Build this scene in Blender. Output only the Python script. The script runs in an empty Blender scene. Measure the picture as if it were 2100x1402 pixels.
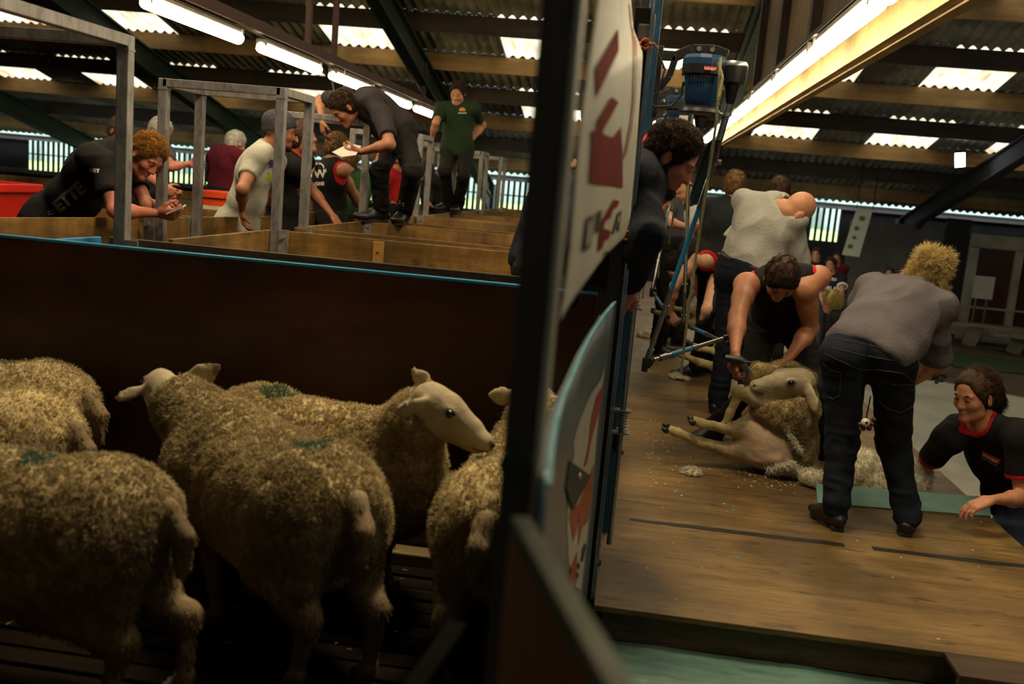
import bpy, bmesh, math, random
import numpy as np
from mathutils import Vector, Matrix
from mathutils.bvhtree import BVHTree
random.seed(7); RNG = np.random.default_rng(11)
S = bpy.context.scene
COL = S.collection
# ------------------------------------------------------------------ camera
FPX, CX, CY, CAMZ = 1983.0, 1050.0, 701.0, 1.42
YAW, PITCH, ROLL = math.radians(6.49), math.radians(9.21), math.radians(4.9)
_r0 = Vector((math.cos(YAW), math.sin(YAW), 0))
_fh = Vector((-math.sin(YAW), math.cos(YAW), 0))
_fw = _fh * math.cos(PITCH) - Vector((0, 0, 1)) * math.sin(PITCH)
_u0 = _r0.cross(_fw)
CXA = _r0 * math.cos(ROLL) + _u0 * math.sin(ROLL)
CYA = -_r0 * math.sin(ROLL) + _u0 * math.cos(ROLL)
CAM = Vector((0, 0, CAMZ))
cd = bpy.data.cameras.new('camera'); cam = bpy.data.objects.new('camera', cd); COL.objects.link(cam)
cam.matrix_world = Matrix(((CXA.x, CYA.x, -_fw.x, 0), (CXA.y, CYA.y, -_fw.y, 0), (CXA.z, CYA.z, -_fw.z, CAMZ), (0, 0, 0, 1)))
cd.sensor_width = 36.0; cd.lens = FPX * 36 / 2100; cd.clip_start = 0.05; cd.clip_end = 600
cd.dof.use_dof = True; cd.dof.focus_distance = 5.0; cd.dof.aperture_fstop = 2.5
S.camera = cam
S.view_settings.view_transform = 'Standard'; S.view_settings.look = 'None'
S.view_settings.exposure = 0.45; S.view_settings.gamma = 1.0
# ------------------------------------------------------------------ world: overcast daylight outside the shed
w = bpy.data.worlds.new('sky'); S.world = w; w.use_nodes = True
bg = w.node_tree.nodes['Background']; bg.inputs[0].default_value = (0.84, 0.93, 1.0, 1); bg.inputs[1].default_value = 3.6
TUBE_POWER, SKYLIGHT_POWER = 13.0, .95
def flood(name, loc, target, power, size, col=(1, .93, .8)):
    l = bpy.data.lights.new(name, 'AREA'); l.energy = power; l.size = size; l.color = col
    o = bpy.data.objects.new(name, l); COL.objects.link(o); o.location = loc
    o.rotation_euler = (Vector(target) - Vector(loc)).to_track_quat('-Z', 'Y').to_euler()
    return o
# added area fills that brighten the pens and stage; no such lamps hang there
flood('added_fill', (-.25, 3.5, 4.2), (-1.1, 2.8, 0), 105, .7, (1.0, .80, .52))
flood('added_fill.001', (2.6, 1.6, 4.4), (1.0, 5.2, .5), 46, 1.6, (1.0, .80, .52))
flood('added_fill.002', (-3.2, 5.2, 4.2), (-3.0, 7.0, 1), 95, 2.0, (1.0, .78, .50))

def ray(px, py):
    return (CXA * (px - CX) - CYA * (py - CY) + _fw * FPX).normalized()
def at_y(px, py, Y):
    d = ray(px, py); return CAM + d * (Y / d.y)
def at_x(px, py, X):
    d = ray(px, py); return CAM + d * (X / d.x)
def at_z(px, py, Z):
    d = ray(px, py); return CAM + d * ((Z - CAMZ) / d.z)
def proj(p):
    q = Vector(p) - CAM; z = q.dot(_fw)
    return (CX + FPX * q.dot(CXA) / z, CY - FPX * q.dot(CYA) / z)
def V(*a): return Vector(a)

# ------------------------------------------------------------------ objects
def tag(o, label=None, cat=None, group=None, kind=None):
    if label: o['label'] = label
    if cat: o['category'] = cat
    if group: o['group'] = group
    if kind: o['kind'] = kind
    return o
def empty(name, loc=(0, 0, 0), label=None, cat=None, group=None, rz=0):
    o = bpy.data.objects.new(name, None); COL.objects.link(o); o.location = loc; o.rotation_euler = (0, 0, rz)
    o.empty_display_size = .05
    return tag(o, label, cat, group)
def link(name, me, mat=None, parent=None, local=False):
    o = bpy.data.objects.new(name, me); COL.objects.link(o)
    if mat is not None:
        for m in (mat if isinstance(mat, (list, tuple)) else [mat]): me.materials.append(m)
    if parent is not None:
        o.parent = parent
        if not local: o.matrix_parent_inverse = pinv(parent)
    return o
def pinv(p):
    return Matrix.Identity(4) if p.parent is not None else Matrix.LocRotScale(p.location, p.rotation_euler, p.scale).inverted()
def mesh_np(name, v, faces, smooth=True):
    """faces: list of int arrays (n,k)"""
    me = bpy.data.meshes.new(name)
    v = np.asarray(v, np.float32); me.vertices.add(len(v)); me.vertices.foreach_set('co', v.ravel())
    fs = [np.asarray(f, np.int32) for f in faces if len(f)]
    loops = np.concatenate([f.ravel() for f in fs]); me.loops.add(len(loops)); me.loops.foreach_set('vertex_index', loops)
    tot = np.concatenate([np.full(len(f), f.shape[1], np.int32) for f in fs])
    st = np.concatenate([[0], np.cumsum(tot)[:-1]]).astype(np.int32)
    me.polygons.add(len(tot)); me.polygons.foreach_set('loop_start', st); me.polygons.foreach_set('loop_total', tot)
    me.polygons.foreach_set('use_smooth', np.full(len(tot), smooth)); me.update(); me.validate()
    return me
class MB:
    """collects boxes, tubes and lathes into ONE mesh"""
    def __init__(s): s.bm = bmesh.new()
    def box(s, a, b, bevel=0.0, rot=None):
        a, b = Vector(a), Vector(b); c = (a + b) / 2; d = b - a
        m = Matrix.Translation(c) @ (rot if rot is not None else Matrix.Identity(4)) @ Matrix.Diagonal((abs(d.x), abs(d.y), abs(d.z), 1))
        r = bmesh.ops.create_cube(s.bm, size=1, matrix=m)
        if bevel:
            es = list({e for v in r['verts'] for e in v.link_edges})
            bmesh.ops.bevel(s.bm, geom=es, offset=bevel, segments=2, affect='EDGES', profile=.6)
        return s
    def bar(s, p, q, wdt, dep, side=(0, 0, 1), bevel=0.0):
        """box of section wdt x dep from p to q; dep measured along side"""
        p, q = Vector(p), Vector(q); ax = (q - p); L = ax.length; ax.normalize(); sd = Vector(side); sd = (sd - ax * sd.dot(ax)).normalized()
        t = ax.cross(sd)
        m = Matrix(((t.x * wdt, sd.x * dep, ax.x * L, (p.x + q.x) / 2), (t.y * wdt, sd.y * dep, ax.y * L, (p.y + q.y) / 2), (t.z * wdt, sd.z * dep, ax.z * L, (p.z + q.z) / 2), (0, 0, 0, 1)))
        r = bmesh.ops.create_cube(s.bm, size=1, matrix=m)
        if bevel:
            es = list({e for v in r['verts'] for e in v.link_edges})
            bmesh.ops.bevel(s.bm, geom=es, offset=bevel, segments=2, affect='EDGES', profile=.6)
        return s
    def tube(s, pts, r, n=10, cap=True):
        pts = [Vector(p) for p in pts]; rs = r if isinstance(r, (list, tuple)) else [r] * len(pts); rings = []
        up = None
        for i, p in enumerate(pts):
            d = (pts[min(i + 1, len(pts) - 1)] - pts[max(i - 1, 0)]).normalized()
            if up is None: up = d.orthogonal().normalized()
            up = (up - d * up.dot(d)).normalized(); t = d.cross(up)
            rings.append([s.bm.verts.new(p + (up * math.cos(a) + t * math.sin(a)) * rs[i]) for a in [2 * math.pi * k / n for k in range(n)]])
        for A, B in zip(rings[:-1], rings[1:]):
            for k in range(n): s.bm.faces.new((A[k], A[(k + 1) % n], B[(k + 1) % n], B[k]))
        if cap: s.bm.faces.new(rings[0][::-1]); s.bm.faces.new(rings[-1])
        return s
    def lathe(s, prof, c, ax=(0, 0, 1), n=24, sx=1.0):
        """prof: (radius, height) pairs along ax from c"""
        ax = Vector(ax).normalized(); u = ax.orthogonal().normalized(); t = ax.cross(u); c = Vector(c); R = []
        for (r, h) in prof: R.append([s.bm.verts.new(c + ax * h + (u * math.cos(a) * sx + t * math.sin(a)) * max(r, 1e-4)) for a in [2 * math.pi * k / n for k in range(n)]])
        for A, B in zip(R[:-1], R[1:]):
            for k in range(n): s.bm.faces.new((A[k], A[(k + 1) % n], B[(k + 1) % n], B[k]))
        s.bm.faces.new(R[0][::-1]); s.bm.faces.new(R[-1]); return s
    def poly(s, pts, thick=(0, 0, 0)):
        a = [s.bm.verts.new(Vector(p)) for p in pts]; th = Vector(thick)
        s.bm.faces.new(a)
        if th.length > 0:
            b = [s.bm.verts.new(Vector(p) + th) for p in pts]; s.bm.faces.new(b[::-1])
            for i in range(len(a)): j = (i + 1) % len(a); s.bm.faces.new((a[j], a[i], b[i], b[j]))
        return s
    def build(s, name, mat, parent=None, smooth=False):
        bmesh.ops.recalc_face_normals(s.bm, faces=s.bm.faces)
        me = bpy.data.meshes.new(name); s.bm.to_mesh(me); s.bm.free()
        if smooth:
            for p in me.polygons: p.use_smooth = True
            try: me.set_sharp_from_angle(angle=math.radians(38))
            except Exception: pass
        return link(name, me, mat, parent)
def struct(o): o['kind'] = 'structure'; return o

# ------------------------------------------------------------------ materials
def lin(c):
    if isinstance(c, str):
        c = [int(c[i:i + 2], 16) / 255 for i in (0, 2, 4)]
        c = [x / 12.92 if x <= .04045 else ((x + .055) / 1.055) ** 2.4 for x in c]
    return (*c[:3], 1)
_M = {}
def M(name, c1, c2=None, scale=(8, 8, 8), rough=.6, metal=0.0, bump=0.0, bscale=60, c3=None, sss=0, stain=0, emit=0, detail=5, sheen=0, lo=.35, hi=.65, grain=None, fleck=None, alpha=1.0, bstretch=(1, 1, 1), spec=.5, coat=0):
    if name in _M: return _M[name]
    m = bpy.data.materials.new(name); m.use_nodes = True; _M[name] = m
    nt = m.node_tree; N = nt.nodes; L = nt.links; b = N['Principled BSDF']
    b.inputs['Roughness'].default_value = rough; b.inputs['Metallic'].default_value = metal
    b.inputs['Base Color'].default_value = lin(c1); b.inputs['Specular IOR Level'].default_value = spec
    if sss: b.inputs['Subsurface Weight'].default_value = sss; b.inputs['Subsurface Radius'].default_value = (.8, .3, .15); b.inputs['Subsurface Scale'].default_value = .012
    if sheen: b.inputs['Sheen Weight'].default_value = sheen; b.inputs['Sheen Roughness'].default_value = .5
    if coat: b.inputs['Coat Weight'].default_value = coat; b.inputs['Coat Roughness'].default_value = .25
    if emit: b.inputs['Emission Color'].default_value = lin(c1); b.inputs['Emission Strength'].default_value = emit
    tc = N.new('ShaderNodeTexCoord')
    if c2 is not None:
        mp = N.new('ShaderNodeMapping'); mp.inputs['Scale'].default_value = scale; L.new(tc.outputs['Object'], mp.inputs[0])
        no = N.new('ShaderNodeTexNoise'); no.inputs['Scale'].default_value = 1; no.inputs['Detail'].default_value = detail; no.inputs['Roughness'].default_value = .62; L.new(mp.outputs[0], no.inputs['Vector'])
        cr = N.new('ShaderNodeValToRGB'); L.new(no.outputs['Fac'], cr.inputs[0])
        cr.color_ramp.elements[0].position = lo; cr.color_ramp.elements[0].color = lin(c1)
        cr.color_ramp.elements[1].position = hi; cr.color_ramp.elements[1].color = lin(c2)
        if c3 is not None: e = cr.color_ramp.elements.new(min(hi + .12, .98)); e.color = lin(c3)
        out = cr.outputs[0]
        if stain:
            n2 = N.new('ShaderNodeTexNoise'); n2.inputs['Scale'].default_value = 1.6; n2.inputs['Detail'].default_value = 6; L.new(tc.outputs['Object'], n2.inputs['Vector'])
            r2 = N.new('ShaderNodeValToRGB'); r2.color_ramp.elements[0].position = .40; r2.color_ramp.elements[1].position = .62; r2.color_ramp.elements[0].color = (1 - stain,) * 3 + (1,); L.new(n2.outputs['Fac'], r2.inputs[0])
            mx = N.new('ShaderNodeMix'); mx.data_type = 'RGBA'; mx.blend_type = 'MULTIPLY'; mx.inputs['Factor'].default_value = 1
            L.new(out, mx.inputs['A']); L.new(r2.outputs[0], mx.inputs['B']); out = mx.outputs['Result']
        if fleck:
            mg = N.new('ShaderNodeMapping'); mg.inputs['Scale'].default_value = fleck[:3]; L.new(tc.outputs['Object'], mg.inputs[0])
            n5 = N.new('ShaderNodeTexNoise'); n5.inputs['Scale'].default_value = 1; n5.inputs['Detail'].default_value = 4; L.new(mg.outputs[0], n5.inputs['Vector'])
            r5 = N.new('ShaderNodeValToRGB'); r5.color_ramp.elements[0].position = .31; r5.color_ramp.elements[1].position = .38; r5.color_ramp.elements[0].color = (1 - fleck[3],) * 3 + (1,); L.new(n5.outputs['Fac'], r5.inputs[0])
            m5 = N.new('ShaderNodeMix'); m5.data_type = 'RGBA'; m5.blend_type = 'MULTIPLY'; m5.inputs['Factor'].default_value = 1; L.new(out, m5.inputs['A']); L.new(r5.outputs[0], m5.inputs['B']); out = m5.outputs['Result']
        if grain:
            mg = N.new('ShaderNodeMapping'); mg.inputs['Scale'].default_value = grain[:3]; L.new(tc.outputs['Object'], mg.inputs[0])
            n4 = N.new('ShaderNodeTexNoise'); n4.inputs['Scale'].default_value = 1; n4.inputs['Detail'].default_value = 6; n4.inputs['Roughness'].default_value = .7; L.new(mg.outputs[0], n4.inputs['Vector'])
            r4 = N.new('ShaderNodeValToRGB'); r4.color_ramp.elements[0].position = .36; r4.color_ramp.elements[1].position = .56; r4.color_ramp.elements[0].color = (1 - grain[3],) * 3 + (1,); L.new(n4.outputs['Fac'], r4.inputs[0])
            m4 = N.new('ShaderNodeMix'); m4.data_type = 'RGBA'; m4.blend_type = 'MULTIPLY'; m4.inputs['Factor'].default_value = 1; L.new(out, m4.inputs['A']); L.new(r4.outputs[0], m4.inputs['B']); out = m4.outputs['Result']
        L.new(out, b.inputs['Base Color'])
    if bump:
        mp = N.new('ShaderNodeMapping'); mp.inputs['Scale'].default_value = bstretch; L.new(tc.outputs['Object'], mp.inputs[0])
        n3 = N.new('ShaderNodeTexNoise'); n3.inputs['Scale'].default_value = bscale; n3.inputs['Detail'].default_value = 3; L.new(mp.outputs[0], n3.inputs['Vector'])
        bp = N.new('ShaderNodeBump'); bp.inputs['Strength'].default_value = bump; bp.inputs['Distance'].default_value = .01; L.new(n3.outputs['Fac'], bp.inputs['Height']); L.new(bp.outputs[0], b.inputs['Normal'])
    return m
def emat(name, col, strength):
    if name in _M: return _M[name]
    m = bpy.data.materials.new(name); m.use_nodes = True; _M[name] = m; N = m.node_tree.nodes; L = m.node_tree.links
    b = N['Principled BSDF']; b.inputs['Base Color'].default_value = lin(col); b.inputs['Emission Color'].default_value = lin(col); b.inputs['Emission Strength'].default_value = strength
    return m

# ------------------------------------------------------------------ noise
def _hash(ix, iy, iz, seed):
    h = (ix.astype(np.int64) * 374761393 + iy.astype(np.int64) * 668265263 + iz.astype(np.int64) * 2147483647 + seed * 974711) & 0xffffffff
    h = ((h ^ (h >> 13)) * 1274126177) & 0xffffffff; h = ((h ^ (h >> 16)) * 2246822519) & 0xffffffff
    return ((h ^ (h >> 15)) & 0xffffff).astype(np.float32) / 8388607.5 - 1
def vnoise(p, f, seed=0):
    q = np.asarray(p, np.float64) * f; i = np.floor(q).astype(np.int64); t = (q - i).astype(np.float32); t = t * t * (3 - 2 * t); r = 0
    for dx in (0, 1):
        for dy in (0, 1):
            for dz in (0, 1):
                wgt = (t[:, 0] if dx else 1 - t[:, 0]) * (t[:, 1] if dy else 1 - t[:, 1]) * (t[:, 2] if dz else 1 - t[:, 2])
                r = r + wgt * _hash(i[:, 0] + dx, i[:, 1] + dy, i[:, 2] + dz, seed)
    return r
def fbm(p, f, seed=0, o=3):
    return sum(vnoise(p, f * 2 ** k, seed + k) * .5 ** k for k in range(o))

# ------------------------------------------------------------------ signed-distance solids -> one smooth mesh
def npv(a): return np.array(a[:], np.float32)
class Field:
    def __init__(s, h): s.h = h; s.prims = []
    def add(s, fn, lo, hi, k=.02, op='u'):
        s.prims.append((fn, np.minimum(lo, hi), np.maximum(lo, hi), k, op)); return s
    def cone(s, a, b, ra, rb, k=.02, op='u', flat=None, fdir=None, infl=0.0):
        """tapered capsule; flat<1 squashes it along fdir"""
        a, b = npv(a), npv(b); ra += infl; rb += infl
        r = max(ra, rb); lo = np.minimum(a, b) - r; hi = np.maximum(a, b) + r
        ba = b - a; L2 = max(float(ba @ ba), 1e-10); 
        if flat is not None:
            d = npv(Vector(fdir).normalized()); d = d - ba * (d @ ba) / L2; d /= max(np.linalg.norm(d), 1e-6)
            kk = 1 / flat - 1
        def fn(x, y, z):
            px, py, pz = x - a[0], y - a[1], z - a[2]
            if flat is not None:
                e = (px * d[0] + py * d[1] + pz * d[2]) * kk
                px, py, pz = px + e * d[0], py + e * d[1], pz + e * d[2]
            t = np.clip((px * ba[0] + py * ba[1] + pz * ba[2]) / L2, 0, 1)
            q = np.sqrt((px - ba[0] * t) ** 2 + (py - ba[1] * t) ** 2 + (pz - ba[2] * t) ** 2) - (ra + (rb - ra) * t)
            return q * (flat ** .5 if flat is not None else 1)
        return s.add(fn, lo, hi, k, op)
    def ell(s, c, rad, X=(1, 0, 0), Y=(0, 1, 0), Z=(0, 0, 1), k=.02, op='u', infl=0.0):
        c = npv(c); A = np.array([npv(Vector(v).normalized()) for v in (X, Y, Z)]); rad = np.array(rad, np.float32) + infl
        R = np.sqrt(((A * rad[:, None]) ** 2).sum(0)); lo = c - R; hi = c + R
        def fn(x, y, z):
            px, py, pz = x - c[0], y - c[1], z - c[2]; k0 = 0; k1 = 0
            for i in range(3):
                e = (px * A[i][0] + py * A[i][1] + pz * A[i][2]) / rad[i]; k0 = k0 + e * e; k1 = k1 + (e / rad[i]) ** 2
            k0 = np.sqrt(k0) + 1e-6; return k0 * (k0 - 1) / (np.sqrt(k1) + 1e-6)
        return s.add(fn, lo, hi, k, op)
    def cut(s, p, n, k=.006, reach=None):
        """remove everything on the +n side of the plane through p (only within reach of p)"""
        p = npv(p); n = npv(Vector(n).normalized())
        s.prims.append((lambda x, y, z: (x - p[0]) * n[0] + (y - p[1]) * n[1] + (z - p[2]) * n[2], None if reach is None else p - reach, None if reach is None else p + reach, k, 'i')); return s
    def eval(s):
        h = s.h; los = [p[1] for p in s.prims if p[4] == 'u']; his = [p[2] for p in s.prims if p[4] == 'u']
        lo = np.min(los, 0) - 3 * h - .012; hi = np.max(his, 0) + 3 * h + .012
        n = np.ceil((hi - lo) / h).astype(int) + 1
        D = np.full(n, 1.0, np.float32); ax = [(lo[i] + h * np.arange(n[i])).astype(np.float32) for i in range(3)]
        for fn, l, u, k, op in s.prims:
            if l is None: i0 = [0, 0, 0]; i1 = list(n)
            else:
                m = k + 2.5 * h if op != 'i' else 0
                i0 = [max(0, int((l[i] - m - lo[i]) / h)) for i in range(3)]; i1 = [min(n[i], int((u[i] + m - lo[i]) / h) + 2) for i in range(3)]
            if any(i1[i] <= i0[i] for i in range(3)): continue
            sl = tuple(slice(i0[i], i1[i]) for i in range(3))
            d = fn(ax[0][sl[0]][:, None, None], ax[1][sl[1]][None, :, None], ax[2][sl[2]][None, None, :]).astype(np.float32)
            o = D[sl]
            if op == 'u':
                t = np.clip(.5 + .5 * (o - d) / k, 0, 1); D[sl] = o * (1 - t) + d * t - k * t * (1 - t)
            else:
                e = d if op == 'i' else -d
                t = np.clip(.5 - .5 * (o - e) / k, 0, 1); D[sl] = o * (1 - t) + e * t + k * t * (1 - t)
        for a in range(3):
            q = [slice(None)] * 3; q[a] = 0; D[tuple(q)] = 1; q[a] = -1; D[tuple(q)] = 1
        return D, lo
    def mesh(s):
        D, lo = s.eval(); return nets(D, lo, s.h)
def nets(D, lo, h):
    n = D.shape; Sg = D < 0; cn = (n[0] - 1, n[1] - 1, n[2] - 1)
    C = []; P = []; Q = []
    for a in range(3):
        u, v = (a + 1) % 3, (a + 2) % 3
        s0 = [slice(None)] * 3; s1 = [slice(None)] * 3; s0[a] = slice(0, -1); s1[a] = slice(1, None)
        idx = np.argwhere(Sg[tuple(s0)] != Sg[tuple(s1)])
        if not len(idx): continue
        nx = idx.copy(); nx[:, a] += 1
        d0 = D[tuple(idx.T)]; d1 = D[tuple(nx.T)]; t = d0 / (d0 - d1)
        pos = idx.astype(np.float32); pos[:, a] += t
        cs = []
        for du, dv in ((0, 0), (-1, 0), (-1, -1), (0, -1)):
            q = idx.copy(); q[:, u] += du; q[:, v] += dv
            cs.append((q[:, 0] * cn[1] + q[:, 1]) * cn[2] + q[:, 2]); C.append(cs[-1]); P.append(pos)
        qd = np.stack(cs, 1); fl = ~Sg[tuple(idx.T)]; qd[fl] = qd[fl][:, ::-1]; Q.append(qd)
    C = np.concatenate(C); P = np.concatenate(P); Q = np.concatenate(Q)
    uq, inv = np.unique(C, return_inverse=True); cnt = np.bincount(inv)
    vv = np.stack([np.bincount(inv, P[:, i]) / cnt for i in range(3)], 1)
    return (vv * h + lo).astype(np.float32), np.searchsorted(uq, Q).astype(np.int32)
def normals(v, q):
    n = np.cross(v[q[:, 2]] - v[q[:, 0]], v[q[:, 3]] - v[q[:, 1]]) if q.shape[1] == 4 else np.cross(v[q[:, 1]] - v[q[:, 0]], v[q[:, 2]] - v[q[:, 0]])
    r = np.stack([sum(np.bincount(q[:, k], n[:, i], len(v)) for k in range(q.shape[1])) for i in range(3)], 1)
    return (r / (np.linalg.norm(r, axis=1, keepdims=True) + 1e-9)).astype(np.float32)
def relax(v, q, it=1, lam=.5):
    for _ in range(it):
        s_ = np.zeros_like(v, dtype=np.float64); c = np.zeros(len(v))
        for k in range(4):
            a, b = q[:, k], q[:, (k + 1) % 4]
            for i in range(3): s_[:, i] += np.bincount(a, v[b, i], len(v)) + np.bincount(b, v[a, i], len(v))
            c += np.bincount(a, minlength=len(v)) + np.bincount(b, minlength=len(v))
        v = (v + (s_ / np.maximum(c, 1)[:, None] - v) * lam).astype(np.float32)
    return v
def tufts(pts, dirs, length, width, curl=.3, seed=3, lift=None):
    """many small tapered locks of hair or wool; returns verts, [quads, tris]"""
    g = np.random.default_rng(seed); n = len(pts); d = dirs / (np.linalg.norm(dirs, axis=1, keepdims=True) + 1e-9)
    r = g.normal(size=(n, 3)).astype(np.float32); a = np.cross(d, r); a /= np.linalg.norm(a, axis=1, keepdims=True) + 1e-9; b = np.cross(d, a)
    L = np.asarray(length) * g.uniform(.7, 1.25, n); Wd = np.asarray(width) * g.uniform(.7, 1.2, n)
    vs = []
    bend = a * (curl * L)[:, None]
    for t, wf in ((0, 1.0), (.45, .85), (.8, .5)):
        c = pts + d * (L * t)[:, None] + bend * (t * t) + (0 if lift is None else lift * (L * t * t)[:, None])
        for k in range(3):
            an = 2.094 * k + t * 2; vs.append(c + (a * math.cos(an) + b * math.sin(an)) * (Wd * wf)[:, None])
    vs.append(pts + d * L[:, None] + bend + (0 if lift is None else lift * L[:, None]))
    v = np.stack(vs, 1).reshape(-1, 3); o = np.arange(n)[:, None] * 10
    Q = np.concatenate([o + np.array([[r_ * 3 + k, r_ * 3 + (k + 1) % 3, r_ * 3 + 3 + (k + 1) % 3, r_ * 3 + 3 + k]]) for r_ in (0, 1) for k in range(3)])
    T = np.concatenate([o + np.array([[6 + k, 6 + (k + 1) % 3, 9]]) for k in range(3)])
    return v, Q, T
def surf_pts(v, q, n, seed=5, mask=None):
    g = np.random.default_rng(seed); c = v[q].mean(1); ar = np.linalg.norm(np.cross(v[q[:, 2]] - v[q[:, 0]], v[q[:, 3]] - v[q[:, 1]]), axis=1)
    if mask is not None: ar = ar * mask(c)
    if ar.sum() <= 0: return np.zeros((0, 3)), np.zeros((0, 3))
    f = g.choice(len(q), n, p=ar / ar.sum()); a, b = g.random((2, n, 1))
    p = v[q[f, 0]] * (1 - a) * (1 - b) + v[q[f, 1]] * a * (1 - b) + v[q[f, 2]] * a * b + v[q[f, 3]] * (1 - a) * b
    nr = np.cross(v[q[f, 2]] - v[q[f, 0]], v[q[f, 3]] - v[q[f, 1]]); nr /= np.linalg.norm(nr, axis=1, keepdims=True) + 1e-9
    return p.astype(np.float32), nr.astype(np.float32)
def combine(parts):
    """parts: list of (v, [face arrays])"""
    vs = []; fs = {}; o = 0
    for v, F in parts:
        vs.append(v)
        for f in F: fs.setdefault(f.shape[1], []).append(f + o)
        o += len(v)
    return np.concatenate(vs), [np.concatenate(x) for x in fs.values()]
_TXT = {}
def text_mesh(txt, size, bold=0.0):
    c = bpy.data.curves.new('lettering', 'FONT'); c.body = txt; c.size = size; c.align_x = 'CENTER'; c.align_y = 'CENTER'; c.offset = bold; c.resolution_u = 3
    o = bpy.data.objects.new('lettering', c); COL.objects.link(o); me = bpy.data.meshes.new_from_object(o.evaluated_get(bpy.context.evaluated_depsgraph_get()))
    bpy.data.objects.remove(o); return me
def text_on(name, txt, size, mat, parent, origin, right, up, target=None, lift=.003, bold=0.0, sx=1.0, thick=0.0, shear=0):
    """lettering laid on a surface: origin/right/up frame, dropped onto target (v,q) along the frame normal"""
    me = text_mesh(txt, size, bold)
    right = Vector(right).normalized(); up = Vector(up); up = (up - right * up.dot(right)).normalized(); nrm = right.cross(up)
    if target is not None:
        bm = bmesh.new(); bm.from_mesh(me); bmesh.ops.triangulate(bm, faces=bm.faces)
        for _ in range(3):
            es = [e for e in bm.edges if e.calc_length() > .02]
            if not es: break
            bmesh.ops.subdivide_edges(bm, edges=es, cuts=1); bmesh.ops.triangulate(bm, faces=[f for f in bm.faces if len(f.verts) > 3])
        bm.to_mesh(me); bm.free(); tv, tq = target; bvh = BVHTree.FromPolygons([tuple(x) for x in tv], [tuple(int(i) for i in x) for x in tq])
    for v in me.vertices:
        p = Vector(origin) + right * (v.co.x * sx + shear * v.co.y) + up * v.co.y
        if target is not None:
            h = bvh.ray_cast(p + nrm * .25, -nrm, .5)
            p = (h[0] + nrm * lift) if h[0] is not None else p
        else: p = p + nrm * lift
        v.co = p
    return link(name, me, mat, parent)
# ------------------------------------------------------------------ materials of the place
ply = M('stage_plywood', '745930', '997a49', (1.4, 16, 16), grain=(7, 130, 130, .5), fleck=(7, 22, 22, .55), detail=8, rough=.42, bump=.22, bscale=30, bstretch=(1, 14, 14), stain=.58, lo=.3, hi=.62, c3='a98b57', spec=.42)
ply_dark = M('stage_edge_timber', '33261a', '5a4630', (4, 30, 30), rough=.7, bump=.3, bscale=25, bstretch=(.3, 4, 4))
pen_ply = M('pen_plywood', '7d5a28', 'a07a3c', (2, 2, 14), grain=(9, 9, 3, .4), fleck=(5, 5, 7, .5), rough=.55, bump=.15, bscale=20, bstretch=(1, 1, 8), stain=.55, c3='b38c4c')
pen_ply_old = M('weathered_pen_board', '3c2f20', '5f4c35', (1.5, 6, 30), grain=(12, 12, 5, .5), rough=.65, bump=.2, bscale=20, stain=.5)
dark_ply = M('dark_pen_board', '44261a', '58331f', (2, 4, 10), rough=.38, bump=.18, bscale=16, stain=.55, c3='5c371f', spec=.35)
slat_wood = M('slatted_floor_timber', '110d08', '20180f', (1.5, 20, 20), spec=.08, rough=.9, bump=.3, bscale=25, stain=.5)
blue_paint = M('worn_blue_paint', '1d7fa6', '2b8fb8', (9, 9, 3), rough=.45, c3='6f8a90', bump=.1)
galv = M('grey_painted_steel', '8a8581', '9c9894', (14, 14, 5), grain=(28, 28, 12, .4), rough=.42, metal=.35, c3='5b5048', bump=.1, bscale=40, hi=.7)
galv_bright = M('galvanised_steel', 'a5a8a8', '8a8f90', (30, 30, 30), rough=.32, metal=.85)
dark_steel = M('dark_bronze_steel', '241a14', '33261c', (8, 8, 3), rough=.5, metal=.2)
green_steel = M('dark_green_steel', '14251a', '1b2f21', (5, 5, 5), rough=.6)
rust = M('red_oxide_steel', '3c2117', '4b2b1d', (8, 8, 8), rough=.6)
purlin_wood = M('purlin_timber', '8a6a38', 'a5824a', (1.2, 12, 12), rough=.7, stain=.45, bump=.2, bscale=12)
purlin_shaded = M('shaded_purlin_timber', '352a1d', '463826', (1.2, 12, 12), rough=.75, stain=.4)  # darker copy of the purlin timber; paints the shade on every other purlin
cement = M('fibre_cement_sheet', '6e6850', '8a8060', (.9, 5, 5), rough=.85, stain=.55, bump=.2, bscale=20)
wall_grey = M('distant_partition', '57534a', '6a665a', (2, 2, 2), rough=.8, stain=.3)
wall_dark = M('dark_cladding', '14130f', '1d1b15', (3, 3, 3), rough=.85)
concrete = M('hall_floor_dust', '4a3b26', '5d4b31', (.8, .8, .8), rough=.9, stain=.4)
white_paint = M('off_white_paint', '8f8a76', 'a19b85', (4, 4, 4), rough=.6, stain=.3)
tarp = M('green_tarpaulin', '5c7f73', '73968a', (3, 8, 8), rough=.4, bump=.8, bscale=9, stain=.5, c3='a3bdb0', grain=(5, 30, 30, .35))
tape = M('black_tape', '15120e', '2a2218', (6, 30, 6), rough=.55, stain=.4)
grass = M('field_grass', '7f9a45', 'a9b868', (.3, .3, .3), rough=.9)
turf = M('green_turf', '1d3012', '2a4218', (5, 5, 5), rough=.95)
tree_far = M('distant_trees', '8a9c98', 'a9b8b4', (.3, .3, .3), rough=.95)

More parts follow.
